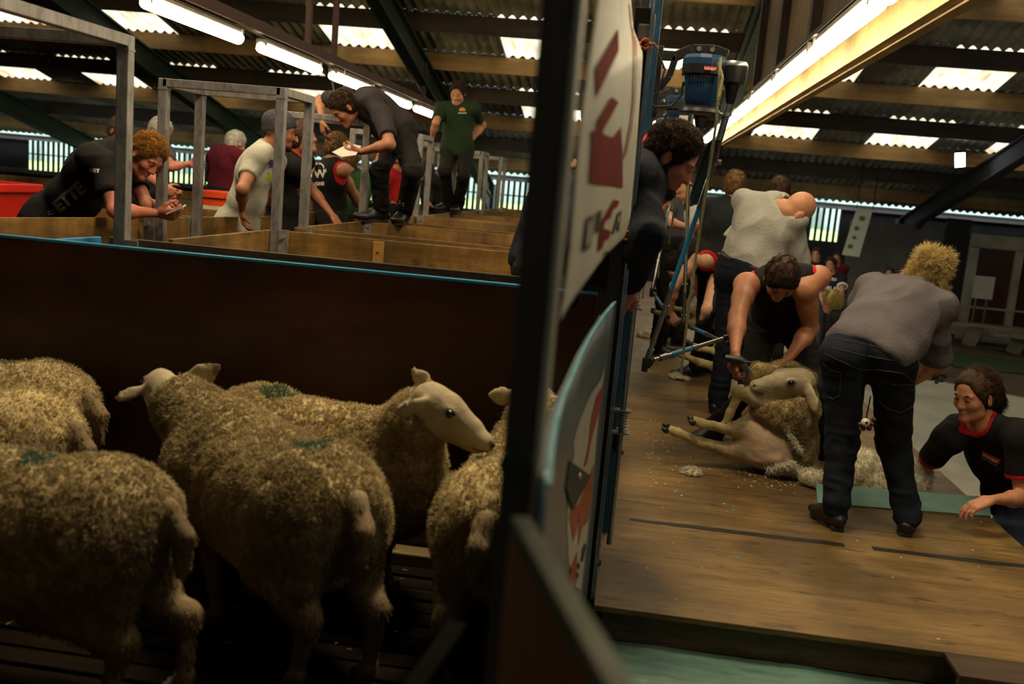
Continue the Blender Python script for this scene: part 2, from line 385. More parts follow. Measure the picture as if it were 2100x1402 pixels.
# ------------------------------------------------------------------ floors
HF = -0.85
m = MB(); m.box((1.95, -10, HF - .1), (20, 22, HF)); m.box((-20, 17.0, HF - .1), (1.95, 22, HF)); struct(m.build('floor', concrete))
m = MB(); m.box((-20, -10, -.30), (1.95, 17.0, -.22)); struct(m.build('floor_platform', slat_wood))
m = MB(); m.box((-400, 22.6, -1.6), (400, 400, -1.35)); struct(m.build('field_ground', grass))
rg = np.random.default_rng(4)
m = MB()
for i in range(60):
    x = -150 + i * 5.2; hgt = 5 + rg.random() * 4
    bmesh.ops.create_icosphere(m.bm, subdivisions=2, radius=1, matrix=Matrix.Translation((x, 150 + rg.random() * 8, 0)) @ Matrix.Diagonal((4.5, 3, hgt, 1)))
to = m.build('tree_line', tree_far, smooth=True); tag(to, 'pale blue-green belt of distant trees beyond the field', 'trees', kind='stuff')
# slatted pen floor: battens running across, with gaps
bat = MB(); bat.box((-3.4, -.038, -.05), (-.06, .038, 0), .004)
b0 = bat.build('floor_slat', slat_wood)
y = .6; k = 0
deck = empty('slatted_pen_floor', (-1.7, 2, -.05), 'dark slatted timber floor under the sheep in the near pen', 'slatted floor')
while y < 3.36:
    o = b0 if k == 0 else b0.copy()
    if k: COL.objects.link(o)
    o.parent = deck; o.matrix_parent_inverse = Matrix.Identity(4); o.location = (1.7, y - 2, .05 + .002 * math.sin(k * 3.1)); y += .093; k += 1
m = MB(); m.box((-3.4, .5, -.13), (-.06, 3.4, -.055)); m.build('bearer', dark_ply, deck)
m = MB(); m.box((-3.4, 3.33, .0), (-.1, 3.415, .05), .006); o = m.build('skirting_batten', M('pale_batten', '8a7346', 'a08a5a', (4, 20, 20), rough=.6, stain=.5)); tag(o, 'pale timber batten along the foot of the dark pen board, littered with chaff', 'batten')

# ------------------------------------------------------------------ shearing stage
stage = empty('shearing_stage', (.95, 5, 0), 'long raised plywood shearing stage scattered with wool scraps', 'stage')
ys = [3.21, 4.43, 5.65, 6.87, 8.09, 9.31, 10.53, 11.75, 12.97, 14.19, 15.41, 16.6]
for i in range(len(ys) - 1):
    m = MB(); m.box((0.0, ys[i] + .003, -.022), (1.9, ys[i + 1] - .003, 0), .003); m.build('plywood_sheet', ply, stage)
m = MB(); m.box((.03, 3.235, -.13), (1.88, 3.29, -.024), .004); m.build('edge_beam', ply_dark, stage)
m = MB(); m.box((1.84, 3.3, -.25), (1.885, 16.5, -.024), .003); m.build('side_beam', ply_dark, stage)
m = MB()
g_ = np.random.default_rng(3)
for (x0, x1) in ((.12, .5), (.5, 1.05), (1.17, 1.9)):
    n = 12; P0 = []; P1 = []
    for i in range(n + 1):
        x = x0 + (x1 - x0) * i / n; yy = 4.165 + .012 * (x - .1) + .002 * g_.normal(); hw = .023 + .0015 * g_.normal() - (.006 if x < .3 else 0)
        P0.append((x, yy - hw, .0012)); P1.append((x, yy + hw, .0012))
    m.poly(P0 + P1[::-1], (0, 0, -.0009))
m.build('tape_strip', tape, stage)
# plank box bolted to the front of the stage at the right
m = MB(); m.box((1.18, 3.055, -.02), (2.5, 3.23, -.002), .004); m.box((1.18, 3.055, -.12), (2.5, 3.08, -.02), .003)
o = m.build('kick_board', M('brown_board', '3b2a1b', '4f3a26', (2, 14, 14), rough=.65, stain=.5, bump=.2)); tag(o, 'brown timber boxing fixed along the right of the stage front edge', 'board')
m = MB(); m.box((1.2, 2.4, -.30), (2.6, 3.05, -.2)); o = m.build('step_board', ply_dark); tag(o, 'low dark board on the ground below the stage front corner', 'board')
# green tarpaulin in front of the stage
nx, ny = 70, 30
gx, gy = np.meshgrid(np.linspace(-.02, 1.22, nx), np.linspace(2.2, 3.24, ny), indexing='ij')
pp = np.stack([gx.ravel(), gy.ravel(), np.zeros(nx * ny)], 1)
pp[:, 2] = -.135 + .006 * fbm(pp, 5, 3) + .004 * np.abs(vnoise(pp * (1, .25, 1), 16, 8)) - .04 * np.clip((pp[:, 0] - 1.14) / .08, 0, 1)
I = np.arange(nx * ny).reshape(nx, ny); Q = np.stack([I[:-1, :-1], I[1:, :-1], I[1:, 1:], I[:-1, 1:]], -1).reshape(-1, 4)
o = link('tarpaulin', mesh_np('tarpaulin', pp, [Q]), tarp); tag(o, 'grey-green plastic tarpaulin laid on the ground before the stage', 'tarpaulin')
m = MB(); m.box((-.02, 2.2, -.22), (1.14, 3.2, -.15)); struct(m.build('floor_subframe', ply_dark))

# ------------------------------------------------------------------ shed shell
def roof_z(Y): return 1.60 + .2255 * (22 - Y)
PITCHW, AMP = .146, .026
def corr(name, x0, x1, ya, yb, mat, dz=0.0, n=6):
    k = max(2, int(round((x1 - x0) / PITCHW * n))); xs = np.linspace(x0, x1, k + 1); z = AMP * np.sin(xs / PITCHW * 2 * math.pi)
    v = [(x, Y, roof_z(Y) + zz + dz) for Y in (ya, yb) for x, zz in zip(xs, z)]
    q = np.stack([np.arange(k), np.arange(k) + 1, np.arange(k) + k + 2, np.arange(k) + k + 1], 1)
    return np.array(v), q
SKC = [-14.0, -12.05, -10.1, -8.2, -6.3, -4.72, -2.1, -.05, 1.85, 3.75, 5.7, 7.6, 9.5]
BANDS = [(-.0 + 1.43 * i - 1.14, -.0 + 1.43 * (i + 1) - 1.14) for i in range(16)]  # ... 10.3, 11.7, 13.16 ...
parts = []; sky_cells = []
for i, (ya, yb) in enumerate(BANDS):
    yb = min(yb, 22.05); lit = (i % 2 == 0) and 4 <= i <= 12
    xs = -22.0
    if lit:
        for j, c in enumerate(SKC):
            if (i == 10 and j in (4,)) or (i == 12 and j in (5,)): continue
            v, q = corr('', xs, c, ya, yb, None); parts.append((v, [q])); sky_cells.append((c, ya, yb, i)); xs = c + 1.02
    v, q = corr('', xs, 22.0, ya, yb, None); parts.append((v, [q]))
v, F = combine(parts); struct(link('ceiling', mesh_np('ceiling', v, F, False), cement))
m = MB(); m.poly([(-22, -1.14, roof_z(-1.14)), (22, -1.14, roof_z(-1.14)), (22, -12, 4.2), (-22, -12, 4.2)]); struct(m.build('ceiling_near', cement))
skm = emat('translucent_sheet', (1.0, .93, .70), SKYLIGHT_POWER)
N = skm.node_tree.nodes; L = skm.node_tree.links
tc = N.new('ShaderNodeTexCoord'); mp = N.new('ShaderNodeMapping'); mp.inputs['Scale'].default_value = (1, .15, 1); no = N.new('ShaderNodeTexNoise'); no.inputs['Scale'].default_value = 9; no.inputs['Detail'].default_value = 5
cr = N.new('ShaderNodeValToRGB'); cr.color_ramp.elements[0].position = .3; cr.color_ramp.elements[0].color = (.50, .38, .19, 1); cr.color_ramp.elements[1].position = .6; cr.color_ramp.elements[1].color = (1, .95, .80, 1)
L.new(tc.outputs['Object'], mp.inputs[0]); L.new(mp.outputs[0], no.inputs['Vector']); L.new(no.outputs['Fac'], cr.inputs[0]); L.new(cr.outputs[0], N['Principled BSDF'].inputs['Emission Color'])
for (c, ya, yb, i) in sky_cells:
    v, q = corr('', c, c + 1.02, ya, yb, None)
    # the lapped crests beyond the purlin let specks of daylight through
    ps = [(v, [q])]
    kk = int(math.ceil(c / PITCHW - .25))
    if i >= 8:
        for kx in range(kk, kk + 6):
            xc = (kx + .25) * PITCHW; Y1 = ya - .30
            if False: ps.append((np.array([(xc + .036 * math.cos(a), Y1 + .06 * math.sin(a), roof_z(Y1 + .06 * math.sin(a)) + AMP * .5 - .022) for a in np.linspace(0, 2 * math.pi, 8, endpoint=False)]), [np.arange(8)[None, :]]))
    vv, FF = combine(ps)
    nm = 'window_%d' % (sky_cells.index((c, ya, yb, i)) + 1)
    struct(link(nm, mesh_np(nm, vv, FF, False), skm))
# purlins and rafters
for i in range(17):
    Y = -1.14 + 1.43 * i
    if Y > 21.5 or Y < 0: continue
    z = roof_z(Y) - AMP + .006; m = MB(); m.box((-22, Y - .035, z - .24), (22, Y + .035, z), .004)
    struct(m.build('trim_%d' % (i + 1), purlin_shaded if i % 2 == 0 else purlin_wood))
n_t = 30
for X in (-12.1, -7.67, -3.24, 1.2, 5.65, 10.1):
    m = MB(); za, zb = roof_z(-1.1) - .30, roof_z(21.6) - .30
    for (zo, hh, ww) in ((0, .025, .17), (-.33, .025, .17)):
        m.bar((X, -1.1, za + zo), (X, 21.6, zb + zo), ww, hh)
    m.bar((X, -1.1, za - .165), (X, 21.6, zb - .165), .02, .32)
    # haunch and stanchion against the far wall
    m.poly([(X - .05, 21.6, roof_z(21.6) - .5), (X - .05, 20.0, roof_z(20.0) - .62), (X - .05, 21.6, roof_z(21.6) - 1.1)], (.1, 0, 0))
    m.box((X - .11, 21.45, HF), (X + .11, 21.75, roof_z(21.6) - .3))
    struct(m.build('trim_%d' % n_t, green_steel if X < 4 else wall_dark)); n_t += 1
# far wall: slatted openings with daylight, boards between
ZE = 1.60 + .017
m = MB()
openings = [(-14.6, -12.6), (-11.3, -9.0), (-7.6, -4.6), (-4.1, -1.0), (3.8, 4.45)]
def slat_open(x): return any(a <= x <= b for a, b in openings)
xs = [-22] + [e for ab in openings for e in ab] + [22]
for a, b in zip(xs[::2], xs[1::2]): m.box((a, 22, HF - .6), (b, 22.08, ZE))
for a, b in openings:
    m.box((a, 22, HF - .6), (b, 22.08, .80 if a < 3 else .78)); m.box((a, 22, 1.50), (b, 22.08, ZE))
struct(m.build('wall_far', wall_dark))
m = MB(); m.box((-22, 21.9, .70), (1.5, 22.0, .80)); m.box((-22, 21.93, 1.49), (22, 22.0, 1.545)); struct(m.build('trim_60', wall_grey))
for n_, (a, b) in enumerate(openings):
    m = MB(); x = a
    while x < b:
        m.box((x, 22.0, .78), (x + .056, 22.03, 1.52)); x += .132
    if a < 3: m.box((a, 22.03, 1.16), (b, 22.06, 1.19))
    struct(m.build('trim_%d' % (61 + n_), wall_dark))
for nm, bx in (('wall_left', ((-20.3, -12, -.9), (-20, 22, 7))), ('wall_right', ((20, -12, -.9), (20.3, 22, 7))), ('wall_near', ((-20, -12.3, -.9), (20, -12, 7)))):
    m = MB(); m.box(*bx); struct(m.build(nm, wall_dark))
m = MB(); m.box((-16, 20.6, -.2), (-2, 20.7, .62)); struct(m.build('wall_dado', M('khaki_boards', '4a4228', '5b5234', (2, 2, 2), rough=.8, stain=.4)))

# far right: partition room with glazed doors, banner, benches
def wbox(name, mat, a, b, **k): mm = MB(); mm.box(a, b, **k); return mm.build(name, mat)
struct(wbox('wall_partition', wall_grey, (4.35, 20.4, HF), (6.2, 20.5, 1.30)))
struct(wbox('trim_70', white_paint, (6.55, 19.9, .98), (14, 20.0, 1.24)))
struct(wbox('trim_71', white_paint, (6.55, 19.9, -.62), (6.72, 20.0, 1.0)))
for i, x in enumerate((7.42, 8.35, 9.4)): struct(wbox('trim_%d' % (72 + i), white_paint, (x, 19.9, -.62), (x + .13, 20.0, 1.0)))
struct(wbox('trim_76', white_paint, (6.4, 19.80, -.74), (14, 20.0, -.56)))
struct(wbox('trim_77', white_paint, (6.5, 19.84, -.20), (14, 19.9, -.165)))
glass_dark = M('brown_tinted_glass', '3a1e10', '4a2815', (.6, .6, .6), rough=.25, spec=.6)
for i, (a, b) in enumerate(((6.72, 7.42), (7.55, 8.35), (8.48, 9.4))): struct(wbox('window_%d' % (90 + i), glass_dark, (a, 20.0, -.6), (b, 20.02, 1.0)))
struct(wbox('wall_recess', wall_dark, (6.15, 20.2, HF), (6.6, 20.3, 1.5)))
struct(wbox('floor_turf', turf, (5.3, 15.9, HF), (14, 17.6, HF + .02)))
o = wbox('notice_board', M('notice_white', '9b9888', 'a8a592', (3, 3, 3), rough=.6), (6.55, 19.4, .03), (6.92, 19.43, .46)); tag(o, 'white notice board on a stand before the glazed doors', 'notice board')
for xx in (6.62, 6.82): m = MB(); m.box((xx, 19.42, HF), (xx + .03, 19.45, .03)); m.build('stand_leg', wall_grey, o)
bench_m = M('bench_white', '6d6a5a', '7f7b69', (3, 3, 3), rough=.7)
for i, (x0, y0, z0) in enumerate(((6.1, 18.9, -.42), (6.7, 18.35, -.5), (6.9, 17.9, -.46))):
    e = empty('bench', (x0, y0, HF), ['long pale bench nearest the glazed doors', 'middle pale bench of three before the glazed doors', 'front pale bench beside the green turf strip'][i], 'bench', 'benches by the glazed doors')
    m = MB(); m.box((x0, y0, z0 - .05), (x0 + 4.5, y0 + .3, z0)); m.build('seat', bench_m, e)
    for lx in (.4, 2.2, 4.0): m = MB(); m.bar((x0 + lx, y0 + .15, HF), (x0 + lx + .1, y0 + .15, z0 - .05), .06, .25); m.build('leg', bench_m, e)
# hanging banner, white with green print
bm_ = M('banner_cloth', 'b9b8a4', 'c9c8b4', (2, 2, 2), rough=.6)
P_ = [at_y(*q, 18.5) for q in ((1757, 428), (1790, 430), (1762, 527), (1727, 522))]
m = MB(); m.poly(P_, (0, .02, 0)); o = m.build('hanging_banner', bm_); tag(o, 'white banner with green print hanging crookedly before the far partition', 'banner')
gm = M('banner_green', '3d6a35', '4a7a40', (4, 4, 4))
m = MB()
mc = MB(); [mc.tube([q, V(q.x, q.y, roof_z(18.5) - .05)], .008, 6) for q in P_[:2]]; mc.build('cord', wall_dark, o)
for (px, py, s_) in ((1768, 448, 7), (1757, 468, 6), (1752, 487, 5), (1744, 505, 6)):
    m.poly([at_y(px + s_ * math.cos(a), py + s_ * .8 * math.sin(a), 18.48) for a in np.linspace(0, 6.28, 9)[:-1]])
m.build('print', gm, o)
# white groundsheet on the hall floor beside the stage, green corner
m = MB(); m.poly([(2.0, 6.6, HF + .012), (5.2, 6.6, HF + .012), (6.9, 12.6, HF + .012), (4.6, 14.3, HF + .012), (2.05, 14.0, HF + .012)], (0, 0, -.01))
o = m.build('groundsheet', M('groundsheet_white', 'a8a694', 'b8b6a2', (2, 2, 2), rough=.55, stain=.2, bump=.3, bscale=3)); tag(o, 'large pale plastic groundsheet spread on the hall floor right of the stage', 'groundsheet')
m = MB(); m.poly([(2.0, 6.3, HF + .018), (3.0, 6.3, HF + .018), (2.9, 7.0, HF + .018), (2.0, 7.6, HF + .018)], (0, 0, -.01)); m.build('green_corner', M('green_sheet', '0d6a4c', '117a58', (2, 2, 2), rough=.5), o)

# ------------------------------------------------------------------ lights
tube_m = emat('fluorescent_diffuser', (1.0, .87, .57), TUBE_POWER)
body_m = M('lamp_body', '8a8576', '6c675a', (6, 6, 6), rough=.5)
def tube_light(X, Y, Z, L, label):
    e = empty('fluorescent_light', (X, Y, Z), label, 'light', None)
    m = MB(); m.tube([(X, Y, Z), (X, Y + .03, Z), (X, Y + L - .03, Z), (X, Y + L, Z)], [.02, .048, .048, .02], 14); m.build('diffuser', tube_m, e, smooth=True)
    m = MB(); m.box((X - .035, Y + .06, Z + .040), (X + .035, Y + L - .06, Z + .07), .006); m.build('housing', body_m, e)
    for yy in (Y + .02, Y + L - .05):
        m = MB(); m.box((X - .045, yy, Z - .01), (X + .045, yy + .03, Z + .07), .005); m.build('end_cap', body_m, e)
    return e
left_pos = ['nearest of the row', 'second from the near end', 'third, just above the bending man', 'fourth from the near end', 'fifth, behind the man in green']
for i in range(5): tube_light(-3.22, 6.05 + 1.93 * i, 2.37, 1.52, 'strip light under the brown rail over the pens, ' + left_pos[i])['group'] = 'strip lights over the pens'
rp = ['top right corner, nearest', 'second from the near end', 'third from the near end', 'fourth from the near end', 'fifth from the near end', 'sixth from the near end', 'seventh from the near end', 'farthest']
for i in range(8): tube_light(1.0, 3.15 + 1.62 * i, 2.38, 1.48, 'bright strip light beside the yellow beam over the stage, ' + rp[i])['group'] = 'strip lights over the stage'
m = MB(); m.box((-3.27, 3, 2.47), (-3.17, 17, 2.56), .004); o = m.build('lighting_rail', rust); tag(o, 'brown steel rail carrying the left row of strip lights', 'rail')
for i, y in enumerate((4.2, 9.15, 9.95, 14.2)):
    m = MB(); m.box((-3.245, y - .03, 2.56), (-3.195, y + .03, roof_z(y) - .3)); m.build('hanger', rust, o)
m = MB(); m.tube([(-3.2, 9.75, 2.46), (-3.15, 9.8, 2.2), (-3.12, 9.9, 1.98), (-3.1, 9.98, 2.15), (-3.14, 10.1, 2.45)], .008, 6); m.build('loose_cable', M('pale_cable', '8a7a5a', rough=.6), o, smooth=True)
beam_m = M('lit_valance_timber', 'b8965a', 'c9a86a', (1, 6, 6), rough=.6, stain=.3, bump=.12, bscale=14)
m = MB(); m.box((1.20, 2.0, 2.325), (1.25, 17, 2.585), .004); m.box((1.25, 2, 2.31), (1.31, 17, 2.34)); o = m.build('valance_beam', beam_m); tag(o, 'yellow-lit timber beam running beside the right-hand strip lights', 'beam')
pan = M('hoarding_plywood', '5c4526', '745a34', (2, 6, 1.5), rough=.6, stain=.5)
hb = empty('overhead_hoarding', (1.1, 8, 2.45), 'brown plywood hoarding with dark steel uprights above the right-hand strip lights', 'hoarding')
for a, b in ((2.2, 3.9), (4.0, 5.35), (5.45, 6.9), (7.0, 8.5), (8.6, 10.1)):
    m = MB(); m.box((1.10, a, 2.48), (1.12, b, 3.55), .003); m.build('panel', pan, hb)
for y in (3.95, 5.4, 6.95, 8.55, 10.15):
    m = MB(); m.box((1.03, y - .05, 2.44), (1.10, y + .05, roof_z(y) - .3), .004); m.build('upright', dark_steel, hb)
m = MB(); m.box((.96, 2.2, 2.462), (1.12, 10.2, 2.49)); m.build('bottom_rail', dark_steel, hb)
# flood lamp on the right-hand rafter
c = at_y(1968, 328, 16.9)
e = empty('flood_lamp', c, 'small square bright white flood lamp clamped under the dark roof rafter', 'flood lamp')
m = MB(); m.box(c + V(-.085, -.01, -.12), c + V(.085, .04, .12), .01, Matrix.Rotation(math.radians(-9), 4, 'Y')); m.build('lamp_body', dark_steel, e)
m = MB(); m.box(c + V(-.075, -.022, -.11), c + V(.075, -.012, .11), 0, Matrix.Rotation(math.radians(-9), 4, 'Y')); m.build('lens', emat('flood_lens', (.82, .95, 1.0), 22), e)
m = MB(); m.bar(c + V(0, .02, .1), c + V(.0, .05, .22), .03, .03); m.build('bracket', dark_steel, e)
# ------------------------------------------------------------------ sheep pens on the left
WT = 1.06
def pen_panel(p, q, mat, label, z0=0.0, z1=WT, th=.022, cap=None, group=None, name='pen_board', extras=()):
    p, q = V(p[0], p[1], 0), V(q[0], q[1], 0); d = (q - p).normalized(); n = V(-d.y, d.x, 0) * th / 2
    root = empty(name, ((p.x + q.x) / 2, (p.y + q.y) / 2, z0), label, 'pen panel', group)
    m = MB(); m.bar(p + V(0, 0, (z0 + z1) / 2), q + V(0, 0, (z0 + z1) / 2), th, z1 - z0, (0, 0, 1), .003); m.build('board', mat, root)
    if cap is not None: m = MB(); m.bar(p + V(0, 0, z1 + .004), q + V(0, 0, z1 + .004), th + .006, .01, (0, 0, 1), .002); m.build('painted_edge', cap, root)
    for (t, w_, zz, mt) in extras:   # cover battens and steel plates fixed to the near face
        c = p.lerp(q, t) + V(0, -.5 * th - .006, 0); m = MB(); m.box(c - d * w_ / 2 + V(0, -.005, zz), c + d * w_ / 2 + V(0, .005, z1 - .01), .002)
        for hx in (-.3, .3) if mt is galv else (0,):
            for hz in ((.04, ) if mt is galv else (.05, .16)): m.tube([c + d * w_ * hx + V(0, -.004, z1 - .01 - hz), c + d * w_ * hx + V(0, -.012, z1 - .01 - hz)], .008, 8)
        m.build('fixing_plate' if mt is galv else 'cover_batten', mt, root)
    return root
pen_panel((-4.2, 3.44), (-.10, 3.44), dark_ply, 'dark brown pen board with a chipped blue top edge behind the sheep', cap=blue_paint, name='dark_pen_board')
pen_panel((-2.18, 3.86), (-.12, 3.86), pen_ply_old, 'weathered grey-brown pen board just behind the blue-edged one')
order = ['third', 'fourth', 'fifth', 'sixth', 'seventh', 'eighth', 'ninth', 'tenth', 'eleventh', 'twelfth', 'thirteenth', 'fourteenth']
YW = [5.22, 5.60, 7.0, 7.36, 8.76, 9.12, 10.52, 10.9, 12.3, 12.7, 14.1, 14.5]
for i, y in enumerate(YW):
    ex = [(.33, .062, .72, M('pale_batten2', '9a7438', 'b0894a', (3, 3, 9), rough=.5)), (.80, .10, .86, galv)] if i == 0 else ([(.93, .1, .9, galv)] if i % 2 == 0 and i < 6 else [])
    pen_panel((-1.99, y), (-.12, y), pen_ply, 'yellow-brown plywood pen board, %s crosswise board counted from the sheep' % order[i], group='crosswise pen boards', extras=ex)
    if y > 5.5 and i % 2 == 1 and i < 11:
        pen_panel((-1.99, y), (-1.99, YW[i + 1] - .02), pen_ply, 'plywood board along the right side of the alley, at the %s crosswise board' % order[i], group='alley side boards')
pen_panel((-1.99, 4.02), (-1.99, 5.2), pen_ply, 'plywood board along the alley right side, nearest, before the steel gate frame', group='alley side boards')
pen_panel((-3.05, 4.05), (-2.66, 5.62), pen_ply, 'plywood board the man with the phone leans on', group='alley side boards')
pen_panel((-2.66, 5.66), (-2.46, 7.0), pen_ply, 'plywood board under the hand of the man in the beanie', group='alley side boards')
for i, (a, b) in enumerate(((7.36, 8.7), (9.1, 10.5), (10.9, 12.3))):
    pen_panel((-2.62, a), (-2.62, b), pen_ply, 'plywood board along the left side of the alley, %s beyond the beanie man' % ('first', 'second', 'third')[i], group='alley side boards')
for i, (x0, x1, y) in enumerate(((-6.6, -2.9, 6.9), (-7.5, -2.75, 8.3), (-9.0, -2.7, 12.6))):
    pen_panel((x0, y - (.1 if i == 1 else 0)), (x1, y - (.1 if i == 1 else 0)), pen_ply, ('yellow-brown pen board behind the man with the phone, before the red bin row', 'yellow-brown pen board below the maroon shirt', 'farthest left pen board, near the slatted wall')[i], z1=(.98, .98, .96)[i])
pen_panel((-7.8, 9.3), (-2.72, 9.3), M('khaki_board', '5a5030', '6c603c', (2, 2, 8), rough=.7, stain=.4), 'khaki pen board topped by a red-brown rail on the left', z1=1.0, cap=rust)
# blue board end between the first boards
bA, bB = at_z(95, 491, WT), at_z(203, 485, WT)
pen_panel((bA.x, bA.y), (bB.x, bB.y), M('bright_blue_panel', '1c7cae', '2488bb', (3, 3, 3), rough=.4), 'bright blue board end showing between the first two pen boards at the left', name='blue_pen_board')
pen_panel((-3.4, 1.0), (-.2, 1.0), dark_ply, 'low unseen board added at the near side of the sheep pen to block light', z1=.74)  # out of view; added to keep stray light off the sheep
# ------------------------------------------------------------------ steel gate frames over the alley
def gate_frame(y0, y1, x0, x1, top, label, zb=.93):
    r = empty('steel_gateway', ((x0 + x1) / 2, (y0 + y1) / 2, zb), label, 'gate frame', 'steel gate frames over the alley')
    for x in (x0, x1):
        for y in (y0, y1):
            m = MB(); m.box((x - .025, y - .025, zb), (x + .025, y + .025, top), .004); m.box((x - .027, y - .027, top - .06), (x + .027, y + .027, top - .052)); m.build('post', galv, r)
            m = MB(); s_ = 1 if x > (x0 + x1) / 2 else -1; m.box((x + s_ * .026, y - .034, zb), (x + s_ * .085, y - .026, zb + .14), .002); m.tube([(x + s_ * .055, y - .034, zb + .1), (x + s_ * .055, y - .05, zb + .1)], .012, 8); m.build('bolt_plate', galv, r)
    for (a, b) in (((x0, y0), (x1, y0)), ((x0, y1), (x1, y1)), ((x0, y0), (x0, y1)), ((x1, y0), (x1, y1))):
        m = MB(); m.bar((a[0], a[1], top - .022), (b[0], b[1], top - .022), .05, .044, (0, 0, 1), .003); m.build('top_rail', galv, r)
gate_frame(2.7, 3.72, -3.05, -2.05, 1.87, 'grey steel gate frame cut by the left edge, nearest of the row')
gate_frame(5.17, 5.62, -2.62, -1.95, 1.83, 'grey steel gate frame around the man in the beanie')
gate_frame(7.02, 7.46, -2.62, -1.99, 1.81, 'grey steel gate frame the bending man rests his arm on')
gate_frame(8.78, 9.22, -2.62, -1.99, 1.80, 'grey steel gate frame between the bending man and the man in green')
gate_frame(10.54, 10.98, -2.62, -1.99, 1.80, 'grey steel gate frame beside the legs of the man in green')
gate_frame(12.32, 12.78, -2.62, -1.99, 1.80, 'grey steel gate frame, second farthest of the row')
gate_frame(14.1, 14.56, -2.62, -1.99, 1.80, 'grey steel gate frame, farthest of the row')
# bins
def tub(name, c, wx, wy, z0, z1, mat, label, cat):
    r = empty(name, (c[0], c[1], z0), label, cat); bm = bmesh.new()
    m = MB(); t = .9
    ring = lambda k, z: [(c[0] + sx * wx * k, c[1] + sy * wy * k, z) for sx, sy in ((-1, -1), (1, -1), (1, 1), (-1, 1))]
    rs = [[m.bm.verts.new(p) for p in ring(k, z)] for k, z in ((.88, z0), (1, z1), (.97, z1), (.85, z0 + .02))]
    for A, B in zip(rs[:-1], rs[1:]):
        for k in range(4): m.bm.faces.new((A[k], A[(k + 1) % 4], B[(k + 1) % 4], B[k]))
    m.bm.faces.new(rs[0][::-1]); m.bm.faces.new(rs[-1]); m.build('body', mat, r); bm.free()
    m = MB()
    for sx, sy in ((0, -1), (0, 1), (-1, 0), (1, 0)):
        a = V(c[0] + (sx - abs(sy)) * wx, c[1] + (sy - abs(sx)) * wy, z1 - .03); b = V(c[0] + (sx + abs(sy)) * wx, c[1] + (sy + abs(sx)) * wy, z1 - .03); m.bar(a, b, .04, .06, (0, 0, 1), .008)
    m.build('rim', mat, r); return r
red_p = M('red_plastic', 'b51a14', 'c9241a', (3, 3, 3), rough=.35); or_p = M('orange_plastic', 'd9481e', 'e85a28', (3, 3, 3), rough=.4)
tub('red_bin', (-4.95, 6.35), .62, .35, 0, 1.13, red_p, 'large red plastic bin at the left edge behind the man with the phone', 'bin')
ob = tub('orange_crate', (-3.72, 8.40), .13, .14, .84, 1.14, or_p, 'small orange crate with a white label under the maroon shirt', 'crate')
m = MB(); m.poly([(-3.80, 8.245, .93), (-3.62, 8.245, .93), (-3.62, 8.245, 1.01), (-3.80, 8.245, 1.01)], (0, .004, 0)); m.build('label', M('paper', 'cfcabb', 'b9b4a6', (9, 9, 9), rough=.7), ob)
m = MB(); m.box((-3.88, 8.25, 0), (-3.56, 8.56, .84), .01); tag(m.build('crate_stand', wall_dark), 'dark box the orange crate stands on', 'box')
# ------------------------------------------------------------------ near post, near panel and catch gate
c = at_y(1112, 500, 1.2); px_ = c.x
np_ = empty('near_post', (px_, 1.2, 0), 'out-of-focus dark steel post in front of the banner', 'post')
m = MB(); m.box((px_ - .024, 1.175, 0), (px_ + .016, 1.225, 2.6), .003); m.build('dark_face', M('near_post_paint', '3a3226', '463c2d', (6, 6, 3), rough=.55), np_)
m = MB(); m.box((px_ + .016, 1.168, 0), (px_ + .025, 1.23, 2.6), .002); m.build('grey_edge', M('pale_edge_paint', 'b4b29c', 'a3a18c', (6, 6, 6), rough=.5), np_)
m = MB(); m.tube([(px_ - .004, 1.16, 1.075), (px_ - .004, 1.178, 1.075)], .022, 14); m.build('bolt', green_steel, np_)
a, b = at_z(1066, 1062, WT), at_z(1300, 1455, WT)
npn = empty('near_board', (a.x, a.y, 0), 'blurred brown board with a grey top rail running towards the viewer', 'board')
m = MB(); m.bar(a + V(0, 0, -.54), b + V(0, 0, -.54), .02, 1.04, (0, 0, 1)); m.build('board', M('near_brown_board', '6b4426', '7d5230', (4, 4, 4), rough=.7), npn)
m = MB(); m.bar(a + V(0, 0, -.008), b + V(0, 0, -.008), .024, .024, (0, 0, 1), .006); m.build('top_rail', M('dull_grey_paint', '55574f', '66675d', (8, 8, 8), rough=.9, spec=.08), npn)
a, b = at_y(940, 1290, 1.3), at_y(838, 1440, 1.15)
m = MB(); m.bar(a, b, .03, .03, (0, 0, 1), .004); m.bar(b, b + V(-.02, 0, -b.z * 1.0 + .0), .03, .03, (0, 1, 0)); m.bar(a, (px_ - .024, 1.2, .52), .026, .026, (0, 0, 1)); o = m.build('gate_prop', M('dim_steel', '100f0d', '171511', (8, 8, 8), rough=.95, spec=.05)); tag(o, 'blurred grey-green metal prop low beside the near post', 'prop')

